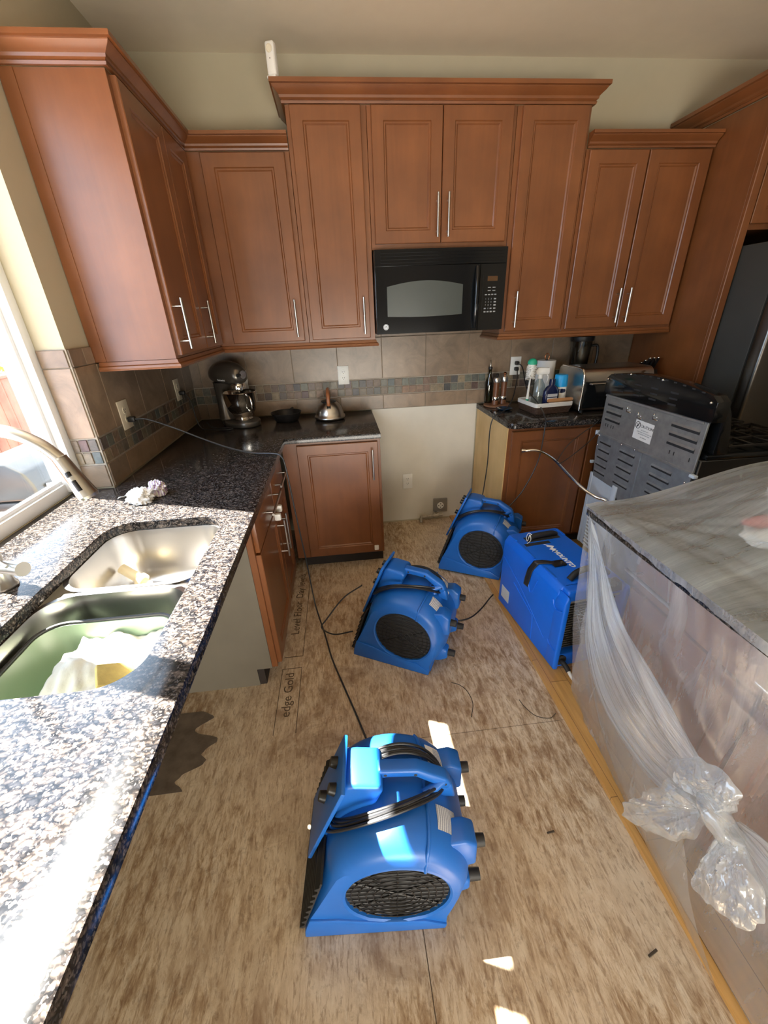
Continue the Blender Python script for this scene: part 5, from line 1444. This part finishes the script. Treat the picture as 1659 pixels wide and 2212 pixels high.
f3 = copy_tree(f1); f3.location = (1.541, -0.743, 0.0185); f3.rotation_euler.z = RZ3
f3['label'] = 'blue air mover at the range gap beside the plywood cabinet side'
for f_, z in ((f2, 0), ): pass

def cord_thing(pts, label, r=0.004, mat='cord', cat='cord', name='power_cord'):
    o = MB().tube(pts, r, 10, spline=8).build(name, M[mat]); return tag(o, label, cat)
cord_thing([(1.405, -1.250, 0.02), (1.465, -1.235, 0.006), (1.55, -1.245, 0.006), (1.62, -1.225, 0.006), (1.70, -1.16, 0.006), (1.76, -1.10, 0.012), (1.795, -1.075, 0.024)],
           'black cord running from the middle air mover to the dehumidifier')
cord_thing([(1.020, -1.235, 0.30), (0.92, -1.26, 0.25), (0.83, -1.31, 0.17), (0.80, -1.34, 0.14), (0.86, -1.375, 0.12), (0.955, -1.40, 0.15)],
           'black cord loop sticking out left of the middle air mover', 0.0036)

# ------------------------------------------------------------------ dehumidifier
DH = Vector((1.806, -1.122, 0.019))
du = Vector((0.063, -0.536, 0)).normalized(); dang = math.atan2(du.y, du.x)
# local frame: x = along the length towards the camera, y = to the right side (rotated), z up
dw = Vector((-du.y, du.x, 0))
dh = thing('dehumidifier', 'boxy bright blue dehumidifier with black handles on the wood floor strip', 'dehumidifier', DH, dang)
LD, WD, HD = 0.540, 0.325, 0.437
mb = MB()
sec_ = [(0.0, 0.012), (0.010, 0.0), (WD-0.01, 0.0), (WD, 0.012), (WD, HD-0.035), (WD-0.022, HD), (0.022, HD), (0.0, HD-0.035)]
mb.prism(sec_, 0.0, LD-0.055, 'X', 0.010, 3)
mb.prism([(0.0, 0.012), (0.010, 0.0), (0.028, 0.0), (0.028, HD-0.03), (0.012, HD-0.012), (0.0, HD-0.05)], LD-0.075, LD, 'X', 0.008, 3)
mb.prism([(WD-0.028, 0.0), (WD-0.01, 0.0), (WD, 0.012), (WD, HD-0.05), (WD-0.012, HD-0.012), (WD-0.028, HD-0.03)], LD-0.075, LD, 'X', 0.008, 3)
mb.prism([(0.012, HD-0.060), (WD-0.012, HD-0.060), (WD-0.022, HD), (0.022, HD)], LD-0.075, LD-0.018, 'X', 0.010, 3)
mb.box((LD-0.075, 0.006, 0.0), (LD-0.012, WD-0.006, 0.075), 0.010, 3)
dbody = mb.build('body', M['blue_plastic2'], dh, smooth=40)
# embossed lines and the strap pocket on the left side (local y = 0)
em = MB()
em.tube([(0.02, -0.0005, 0.315), (0.20, -0.0005, 0.245), (0.44, -0.0005, 0.115)], 0.0016, 6)
em.tube([(0.14, -0.0005, 0.225), (0.26, -0.0005, 0.185), (0.315, -0.0005, 0.165), (0.335, -0.0005, 0.145), (0.345, -0.0005, 0.02)], 0.003, 8, spline=4)
em.tube([(0.245, -0.001, 0.375), (0.275, -0.001, 0.285), (0.300, -0.001, 0.280), (0.335, -0.001, 0.375)], 0.003, 8, spline=3)
em.tube([(0.47, -0.001, 0.135), (0.485, -0.001, 0.120), (0.53, -0.001, 0.115)], 0.003, 8, spline=3)
em.tube([(0.46, -0.001, 0.36), (0.470, -0.001, 0.335), (0.495, -0.001, 0.325), (0.535, -0.001, 0.345)], 0.004, 8, spline=4)
em.build('embossed_line', M['blue_plastic2'], dbody)
ridge = MB()
for x0, x1 in ((0.02, 0.075), (0.10, 0.25), (0.335, 0.42)): ridge.box((x0, 0.020, HD-0.001), (x1, 0.032, HD+0.004), 0.002, 2)
for x0, x1 in ((0.02, 0.09), ): ridge.box((x0, WD-0.034, HD-0.001), (x1, WD-0.022, HD+0.004), 0.002, 2)
build_each(ridge, 'stacking_ridge', M['blue_plastic2'], dbody)
def slot_pocket(x0, x1, y0, y1):
    return MB().box((x0, y0, HD-0.002), (x1, y1, HD+0.0012), 0.001, 1)
pk = slot_pocket(0.055, 0.105, 0.075, 0.265); pk.build('handle_recess', M['ink'], dbody)
pk = slot_pocket(0.115, 0.140, 0.045, 0.185); pk.build('slot_recess', M['ink'], dbody)
mb = MB(); mb.tube([(0.085, 0.085, HD+0.004), (0.08, 0.115, HD+0.016), (0.078, 0.17, HD+0.018), (0.076, 0.225, HD+0.016), (0.07, 0.255, HD+0.004)], 0.015, 16, spline=5)
mb.build('handle', M['black_rubber'], dh)
mb = MB(); mb.tube([(0.445, 0.075, HD+0.002), (0.440, 0.110, HD+0.030), (0.435, 0.17, HD+0.038), (0.440, 0.235, HD+0.028), (0.445, 0.27, HD+0.002)], 0.014, 16, spline=6)
mb.build('handle', M['black_rubber'], dh)
wt = MB(); wt.tube([(0.085, 0.105, HD+0.030), (0.07, 0.095, HD+0.034), (0.085, 0.075, HD+0.02), (0.105, 0.070, HD+0.010), (0.09, 0.09, HD+0.036), (0.11, 0.085, HD+0.015), (0.12, 0.06, HD+0.004)], 0.0016, 6, spline=5)
wt.build('twist_tie', M['white_plastic'], dh)
st = MB()
def strap(u, v):
    P = [Vector((0.330, 0.120, HD+0.003)), Vector((0.320, 0.085, HD+0.010)), Vector((0.300, 0.045, HD+0.012)), Vector((0.285, 0.010, HD+0.004)), Vector((0.272, -0.008, HD-0.045)), Vector((0.262, -0.010, HD-0.105)), Vector((0.252, -0.006, HD-0.150))]
    t = u*(len(P)-1); i = min(int(t), len(P)-2); c = P[i].lerp(P[i+1], t-i)
    return c+Vector((1, 0.25, -0.1)).normalized()*(v-0.5)*0.030
st.grid(strap, 30, 4); so = st.build('strap', M['cord'], dh, smooth=60); sd = so.modifiers.new('thickness', 'SOLIDIFY'); sd.thickness = 0.002
MB().box((0.300, 0.070, HD+0.0015), (0.345, 0.135, HD+0.010), 0.003, 2).build('strap_anchor', M['black_plastic'], so)
MB().cyl((0.326, 0.118, HD+0.010), (0.326, 0.118, HD+0.013), 0.006, n=14).build('strap_rivet', M['chrome'], so)
cp = MB(); cp.prism([(LD-0.060, HD+0.002), (LD-0.020, HD+0.002), (LD-0.012, HD-0.035), (LD-0.02, HD-0.045), (LD-0.06, HD-0.02)], 0.145, 0.285, 'Y', 0.003, 2)
cpo = cp.build('control_panel', M['black_gloss'], dh)
MB().prism([(LD-0.046, 0.170), (LD-0.034, 0.190), (LD-0.046, 0.210)], HD+0.002, HD+0.0032, 'Z').build('arrow_mark', M['white_ink'], cpo, smooth=0)
# recessed grille
MB().box((LD-0.056, 0.026, 0.074), (LD-0.054, WD-0.026, HD-0.058)).build('filter', M['grey_plate'], dh, smooth=0)
gg = MB()
for k in range(20): z = 0.084+k*0.0145; gg.box((LD-0.0545, 0.028, z), (LD-0.047, WD-0.028, z+0.004))
gg.build('filter_louvre', M['fridge_side'], dh, smooth=0)
MB().box((LD-0.055, 0.024, HD-0.078), (LD-0.030, WD-0.024, HD-0.060), 0.003, 2).build('filter_rail', M['galv'], dh)
wg = MB()
for r in (0.115, 0.075, 0.035): wg.tube([(LD-0.038, 0.165+r*math.cos(a*PI/20), 0.205+r*math.sin(a*PI/20)) for a in range(40)], 0.0017, 6, closed=True)
for a in (0.2, 1.77, 3.34, 4.91): wg.tube([(LD-0.038, 0.165+0.02*math.cos(a), 0.205+0.02*math.sin(a)), (LD-0.038, 0.165+0.135*math.cos(a+0.3), 0.205+0.135*math.sin(a+0.3))], 0.0017, 6)
wg.tube([(LD-0.040, 0.030, 0.350), (LD-0.038, 0.085, 0.350), (LD-0.038, 0.085, 0.31), (LD-0.038, 0.12, 0.285)], 0.0017, 6)
wg.build('wire_guard', M['black_plastic'], dh)
sb = MB()
for y, z in ((0.030, 0.350), (0.075, 0.055), (0.25, 0.055)): sb.ball((LD-0.020 if z < 0.1 else LD-0.040, y, z), 0.006, n=10)
build_each(sb, 'screw', M['chrome'], dh)
MB().cyl((LD-0.040, 0.045, 0.045), (LD-0.010, 0.045, 0.045), 0.028, n=24).build('drain_port', M['ink'], dh)
hs = MB(); hs.tube([(LD-0.02, 0.045, 0.045), (LD+0.02, 0.047, 0.042), (LD+0.045, 0.050, 0.030)], 0.012, 14, spline=4); ho = hs.build('drain_hose', M['black_rubber'], dh)
MB().tube([(LD+0.04, 0.050, 0.031), (LD+0.065, 0.053, 0.016), (LD+0.085, 0.058, 0.011), (LD+0.10, 0.064, 0.010)], 0.008, 12, spline=4).build('clear_hose', M['white_plastic'], ho)
MB().box((0.03, -0.0012, 0.06), (0.11, 0.0, 0.135)).build('rating_sticker', M['sticker'], dbody, smooth=0)
# lettering on the top: reads along the length
Fm = frame((0.282, 0.158, HD+0.0008), (1, 0, 0), (0, 1, 0))
lt = lettering('brand_lettering', 'MOUNTO', 0.034, Fm, M['white_ink'], dbody, shear=0.35, bold=0.0012)
mk = MB(Fm @ Matrix.Translation((-0.096, 0, 0)))
mk.prism([(-0.045, -0.020), (-0.012, 0.022), (0.004, 0.004), (0.016, 0.018), (0.034, -0.020), (0.018, -0.006), (0.008, -0.020), (-0.004, 0.002), (-0.018, -0.020), (-0.022, -0.008)], 0.0, 0.0006, 'Z')
mk.build('brand_mark', M['white_ink'], dbody, smooth=0)
# ------------------------------------------------------------------ island under plastic film
isl = thing('kitchen_island', 'cherry kitchen island with a granite top wrapped in clear plastic', 'island', (2.45, -2.6, 0.018))
MB().box((1.935, -3.75, 0.12), (3.00, -1.90, 0.897), 0.002, 1).build('body', M['cab_v'], isl, world=True, smooth=0)
MB().box((1.99, -3.70, 0.0185), (2.95, -1.95, 0.12)).build('toe_kick', M['toe'], isl, world=True, smooth=0)
ROTL = Matrix.Rotation(-PI/2, 4, 'Z')
def isl_door(y0, y1, z0, z1, kind, handle=None):
    T = Matrix.Translation((1.935, y1, z0)) @ ROTL
    mb = door_mesh(y1-y0, z1-z0) if kind == 'door' else drawer_mesh(y1-y0, z1-z0)
    mb.v = [T @ p for p in mb.v]
    d = mb.build(kind, M['cab_v'] if kind == 'door' else M['cab_y'], isl, world=True, smooth=25)
    if handle:
        hb = bar_pull(handle[:1]+(-0.02,)+handle[1:2], handle[2], handle[3]); hb.v = [T @ p for p in hb.v]
        hb.build('handle', M['nickel'], d, world=True)
for y1 in (-1.915, -2.375, -2.835):
    isl_door(y1-0.45, y1, 0.70, 0.872, 'drawer', (0.105, 0.062, 0.21, False))
    isl_door(y1-0.45, y1, 0.14, 0.69, 'door')
MB().box((1.800, -3.80, 0.898), (3.05, -1.766, 0.930), 0.004, 2).build('countertop', M['granite'], isl, world=True, smooth=30)

bag = thing('shopping_bag', 'white shopping bag with red print lying under the film on the island', 'bag', (2.20, -2.12, CT+0.001))
crumple(2.22, -2.13, CT+0.032, 0.15, 0.14, 0.042, 2.2, 0.22, 2.4, 48).build('bag_body', M['paper'], bag, world=True, smooth=35)
crumple(2.15, -2.06, CT+0.062, 0.085, 0.025, 0.014, 5.2, 0.2, 3.0, 28, False).build('bag_print', M['red_plastic'], bag, world=True, smooth=35)
bx = MB().box((2.42, -2.05, CT+0.001), (2.80, -1.80, CT+0.048), 0.01, 2).build('storage_box', M['paper'])
tag(bx, 'low white box under the film at the back of the island', 'box')

ps = thing('plastic_sheet', 'clear plastic sheeting draped over the island and tied in a knot', 'plastic sheet', (2.3, -2.6, CT))
def sst(a, b, x):
    t = min(1, max(0, (x-a)/(b-a))); return t*t*(3-2*t)
def rid(p): return 1-abs(noise.noise(p))*2
def top_z(x, y):
    z = 0.9365
    z += 0.105*sst(1.95, 2.5, x)*sst(-2.25, -1.9, y)
    z += 0.125*math.exp(-(((x-2.24)/0.26)**2+((y+2.13)/0.25)**2))
    # tension pleats running from the near corner across the top
    dx, dy = x-1.80, y+1.766; r = math.hypot(dx, dy); an = math.atan2(-dy, dx+1e-6)
    z += 0.0075*rid(Vector((an*9, r*0.7, 2)))*sst(0.02, 0.2, r)
    z += 0.006*noise.noise(Vector((x*3, y*7, 0.4)))
    return max(z, 0.9325)
def drape(u, v):
    # v 0..0.5 across the top from x=3.0 to the edge, then down the left face
    y = -1.760-2.05*u
    s = v
    if s < 0.5:
        x = 3.02-(3.02-1.796)*(s/0.5)
        zt = top_z(x, y) if x > 1.83 else 0.9345+(top_z(x, y)-0.9345)*max(0, (x-1.80))/0.03
        return (x, y, max(zt, 0.9335))
    t = (s-0.5)/0.5
    z = 0.934-t*(0.934-0.022)
    d = 0.934-z
    x = 1.7945+0.122*(1-math.exp(-d/0.26))*(0.25+0.75*math.exp(-max(0, -1.80-y)/0.45))
    # pleats: steep diagonal near the corner, fading into broad folds
    q = Vector(((y+1.76)*15+d*3.5, d*1.2, 1.0)); w = math.exp(-((y+1.95)/0.35)**2)
    x -= (0.010*w)*max(0, rid(q))*sst(0.0, 0.08, d)
    x -= 0.016*noise.noise(Vector((y*3.0-d*2.0, d*4.5+y*1.2, 4)))*sst(0.02, 0.3, d)+0.004*sst(0.02, 0.3, d)
    x -= 0.009*max(0, rid(Vector((y*1.5, d*7+y*4.0, 7.5))))*sst(0.1, 0.35, d)
    x = min(x, 1.905)
    return (x, y, z)
set_uv(MB().grid(lambda u, v: drape(u, 0.5*v), 150, 90).build('top_cover', M['film_top'], ps, world=True, smooth=180), 150, 90)
set_uv(MB().grid(lambda u, v: drape(u, 0.5+0.5*v), 200, 90).build('side_drape', M['film_side'], ps, world=True, smooth=180), 200, 90)
def backdrop(u, v):
    p0 = drape(0.0, 0.5+0.5*v); z0 = p0[2]
    tuck = 0.115*(1-math.exp(-(0.934-z0)/0.30))
    x = p0[0]+(3.0-p0[0])*u
    zt = top_z(max(x, 1.83), -1.76) if u > 0.03 else 0.9345
    z = zt+(z0-0.934)*zt/0.934
    y = -1.7605-tuck*sst(0.0, 0.08, u)*(0.75+0.25*noise.noise(Vector((x*9, v*1.5, 2))))
    return (x, y, max(z, 0.02))
MB().grid(backdrop, 60, 40).build('back_fall', M['film'], ps, world=True, smooth=180)
# outer layer: gathered from the corner down to the knot
CA = [Vector(p) for p in ((1.798, -1.785, 0.915), (1.832, -1.790, 0.73), (1.835, -1.835, 0.575), (1.808, -1.925, 0.440), (1.775, -2.105, 0.355), (1.742, -2.319, 0.384), (1.715, -2.457, 0.480), (1.700, -2.538, 0.567))]
CB = [Vector(p) for p in ((1.794, -1.795, 0.912), (1.788, -1.860, 0.868), (1.776, -1.959, 0.803), (1.765, -2.081, 0.723), (1.755, -2.190, 0.690), (1.740, -2.330, 0.650), (1.722, -2.440, 0.632), (1.702, -2.540, 0.612))]
CAs, CBs = catmull(CA, 10), catmull(CB, 10)
def gathered(u, v):
    i = u*(len(CAs)-1); k = min(int(i), len(CAs)-2); f = i-k
    a = CAs[k].lerp(CAs[k+1], f); b = CBs[k].lerp(CBs[k+1], f)
    p = a.lerp(b, v); w = (b-a).length
    bul = math.sin(PI*v)*min(0.045, 0.14*w)*sst(0.05, 0.6, u)
    pl_ = 0.010*math.sin(v*26+2.5*noise.noise(Vector((u*2, v*3, 1))))*sst(0.1, 0.5, u)*min(1, w/0.1)+0.012*noise.noise(Vector((u*5, v*9, 3)))*min(1, w/0.1)
    return p+Vector((-1, -0.15, 0.1))*(bul+pl_)
set_uv(MB().grid(gathered, 110, 70).build('gathered_fold', M['film_fold'], ps, world=True, smooth=180), 110, 70)
# outer skirt below the gathers, down to the floor
def skirt(u, v):
    i = u*0.86*(len(CAs)-1); k = min(int(i), len(CAs)-2); a = CAs[k].lerp(CAs[k+1], i-k)
    yb = -1.785-0.86*u; e = Vector((1.900-0.100*u, yb, 0.021))
    p = a.lerp(e, v)
    p.x -= 0.004+0.018*math.sin(PI*v)+0.010*noise.noise(Vector((u*6-v*2, v*3, 8)))*math.sin(PI*min(1, v+0.1))
    return p
MB().grid(skirt, 70, 40).build('skirt', M['film'], ps, world=True, smooth=180)
# knot with two loose ends
KN = Vector((1.690, -2.548, 0.610))
toc = (CAM-KN).normalized()
side = Vector((-0.2, -0.75, 0.45)).normalized()
kn = MB()
kn.tube([KN+Vector((0.012, 0.035, -0.012)), KN+Vector((-0.018, 0.016, 0.022)), KN+Vector((-0.030, -0.010, 0.026)), KN+Vector((-0.018, -0.034, 0.006)), KN+Vector((0.006, -0.034, -0.022)), KN+Vector((0.012, 0.0, -0.034))], [0.020, 0.024, 0.026, 0.026, 0.022, 0.018], 18, spline=6, cap=True)
kn.v = [p+Vector((0.006*noise.noise(p*55), 0.006*noise.noise(p*55+Vector((9, 0, 0))), 0.006*noise.noise(p*55+Vector((0, 9, 0))))) for p in kn.v]
kno = kn.build('knot', M['film_knot'], ps, world=True, smooth=60)
def pouch(name, outline, root, depth, seed):
    O = catmull([Vector(p) for p in outline], 10, True)
    O = [p+Vector((0.006*noise.noise(p*40), 0.012*noise.noise(p*38+Vector((7, 0, 0))), 0.012*noise.noise(p*38+Vector((0, 7, 0))))) for p in O]
    c = sum(O, Vector())/len(O); nrm = Vector((-0.8, -0.25, 0.55)).normalized()
    mb = MB()
    for sgn in (1, -1):
        def f(u, v):
            o_ = O[int(round(u*len(O))) % len(O)]
            p = root.lerp(o_, v) if v < 1 else o_.copy()
            b = math.sin(PI*min(1, v*0.98+0.02))**0.7*depth
            q = p*22+Vector((seed, 0, 0)); cr = (0.014*rid(q)+0.008*rid(q*2.3)+0.004*noise.noise(q*5))*math.sin(PI*min(1, v*0.9+0.05))
            return p+nrm*(sgn*b*0.6+cr)
        mb.grid(f, len(O), 26, closed_u=True)
    return mb.build(name, M['film_knot'], ps, world=True, smooth=70)
pouch('loose_end', [(1.680, -2.498, 0.588), (1.670, -2.444, 0.547), (1.660, -2.401, 0.416), (1.660, -2.379, 0.348), (1.660, -2.391, 0.304), (1.660, -2.481, 0.403), (1.670, -2.526, 0.478), (1.680, -2.538, 0.547)], Vector((1.685, -2.525, 0.585)), 0.035, 1.0)
pouch('loose_end', [(1.68, -2.49, 0.61), (1.68, -2.419, 0.56), (1.68, -2.449, 0.65), (1.67, -2.506, 0.719), (1.66, -2.56, 0.741), (1.67, -2.571, 0.704), (1.68, -2.56, 0.649)], Vector((1.68, -2.535, 0.625)), 0.038, 2.0)
pouch('loose_end', [(1.680, -2.567, 0.590), (1.650, -2.581, 0.524), (1.640, -2.588, 0.458), (1.620, -2.648, 0.509), (1.620, -2.694, 0.563), (1.630, -2.691, 0.621), (1.650, -2.653, 0.646), (1.680, -2.584, 0.626)], Vector((1.680, -2.575, 0.610)), 0.030, 3.0)
# gathered tail running on from the knot along the island
TA = [Vector(p) for p in ((1.690, -2.570, 0.605), (1.682, -2.66, 0.575), (1.682, -2.80, 0.52), (1.700, -3.05, 0.45))]
TB = [Vector(p) for p in ((1.692, -2.572, 0.640), (1.695, -2.68, 0.680), (1.705, -2.85, 0.74), (1.730, -3.05, 0.82))]
TAs, TBs = catmull(TA, 12), catmull(TB, 12)
def tail(u, v):
    i = u*(len(TAs)-1); k = min(int(i), len(TAs)-2); f = i-k
    a = TAs[k].lerp(TAs[k+1], f); b = TBs[k].lerp(TBs[k+1], f)
    p = a.lerp(b, v); w = (b-a).length
    return p+Vector((-1, 0, 0.1))*(math.sin(PI*v)*min(0.04, 0.2*w)+0.007*math.sin(v*24)*min(1, w/0.08)+0.010*noise.noise(Vector((u*5, v*7, 6))))
set_uv(MB().grid(tail, 50, 50).build('gathered_fold', M['film_fold'], ps, world=True, smooth=180), 50, 50)

# ------------------------------------------------------------------ loose debris on the subfloor
M['twine'] = simple('brown_wire', (0.06, 0.045, 0.03), 0.7)
cord_thing([(1.392, -1.643, 0.003), (1.425, -1.665, 0.006), (1.450, -1.700, 0.003), (1.456, -1.764, 0.003), (1.430, -1.829, 0.003)], 'thin dark wire scrap curling on the subfloor beside the middle air mover', 0.0016, 'twine', 'wire', 'wire_scrap')
cord_thing([(1.662, -1.775, 0.003), (1.672, -1.815, 0.003), (1.700, -1.860, 0.003), (1.750, -1.878, 0.004), (1.785, -1.862, 0.006)], 'thin dark wire scrap at the edge of the hardwood strip', 0.0016, 'twine', 'wire', 'wire_scrap')
for x, y, a, l, lab in ((1.694, -2.567, 0.3, 0.016, 'small dark splinter lying on the subfloor near the lower right'), (1.560, -2.270, 0.1, 0.013, 'small dark splinter lying on the subfloor beside the near air mover')):
    o = MB(Matrix.Translation((x, y, 0.0006)) @ Matrix.Rotation(a, 4, 'Z')).box((-l, -0.003, 0), (l, 0.003, 0.003), 0.001, 1).build('wood_splinter', M['twine']); tag(o, lab, 'splinter')

# ------------------------------------------------------------------ yard outside the window
struct(MB().box((-9, -7, -0.46), (-0.25, 10, -0.40)).build('deck', M['deck'], smooth=0))
fn = thing('fence', 'sunlit redwood board fence across the yard outside the window', 'fence', (-3.0, 1.2, -0.40))
for k in range(72):
    y = -2.6+k*0.145
    MB().box((-3.01, y, -0.395), (-2.985, y+0.141, 1.02), 0.003, 1).build('fence_board', M['fence'], fn, world=True, smooth=0)
MB().box((-3.03, -2.6, 1.022), (-2.96, 7.84, 1.055), 0.004, 1).build('cap_rail', M['fence'], fn, world=True, smooth=0)
sh = thing('shrub', 'bright yellow-green shrub showing over the fence', 'shrub', (-4.35, 4.75, -0.40))
lf = MB()
for k in range(1600):
    p = Vector((-4.35+random.gauss(0, 0.30), 4.75+random.gauss(0, 0.7), 0.85+random.gauss(0, 0.32)))
    a = Vector((random.gauss(0, 1), random.gauss(0, 1), random.gauss(0, 1))).normalized(); b = a.orthogonal().normalized()
    lf.add([p-a*0.05, p+b*0.022, p+a*0.05, p-b*0.022], [(0, 1, 2, 3)])
lf.build('foliage', M['leaf'], sh, world=True, smooth=0)
MB().tube([(-4.35, 4.75, -0.395), (-4.33, 4.75, 0.2), (-4.35, 4.8, 0.7)], 0.05, 12, spline=4).build('trunk', M['twine'], sh, world=True)
gr_ = thing('barbecue_grill', 'black and silver barbecue grill on the deck outside the window', 'grill', (-1.25, 0.0, -0.40))
lid = MB(); vs = []
prof = [(-0.22, 0.53), (-0.23, 0.62), (-0.19, 0.72), (-0.10, 0.79), (0.0, 0.805), (0.10, 0.79), (0.19, 0.72), (0.23, 0.62), (0.22, 0.53)]
lid.prism([(x-1.25, z) for x, z in prof], -0.30, 0.32, 'Y', 0.02, 3)
ld = lid.build('lid', M['grill_black'], gr_, world=True, smooth=50)
MB().tube([(-1.015, -0.20, 0.60), (-0.975, -0.18, 0.60), (-0.975, 0.20, 0.60), (-1.015, 0.22, 0.60)], 0.014, 12).build('lid_handle', M['chrome'], ld, world=True)
MB().box((-1.49, -0.30, 0.40), (-1.01, 0.32, 0.525), 0.01, 2).build('firebox', M['grill_black'], gr_, world=True)
MB().box((-1.05, -0.62, 0.40), (-0.965, 0.64, 0.47), 0.008, 2).build('front_panel', M['steel'], gr_, world=True)
for y in (-0.66, 0.36):
    MB().box((-1.46, y, 0.475), (-1.0, y+0.30, 0.50), 0.006, 2).build('side_shelf', M['steel'], gr_, world=True)
for y in (-0.2, 0.0, 0.2): MB().cyl((-0.964, y, 0.435), (-0.94, y, 0.435), 0.022, n=18).build('knob', M['black_plastic'], gr_, world=True)
MB().box((-1.47, -0.28, -0.34), (-1.03, 0.30, 0.395), 0.01, 2).build('cart', M['grill_black'], gr_, world=True)
for x in (-1.44, -1.06):
    for y in (-0.24, 0.26): MB().cyl((x, y-0.015, -0.365), (x, y+0.015, -0.365), 0.034, n=18).build('wheel', M['black_rubber'], gr_, world=True)
MB().tube([(-0.98, -0.30, 0.42), (-0.93, -0.28, 0.38), (-0.92, -0.22, 0.33), (-0.95, -0.17, 0.31)], 0.012, 10, spline=5).build('gas_tube', M['tub'], gr_, world=True)
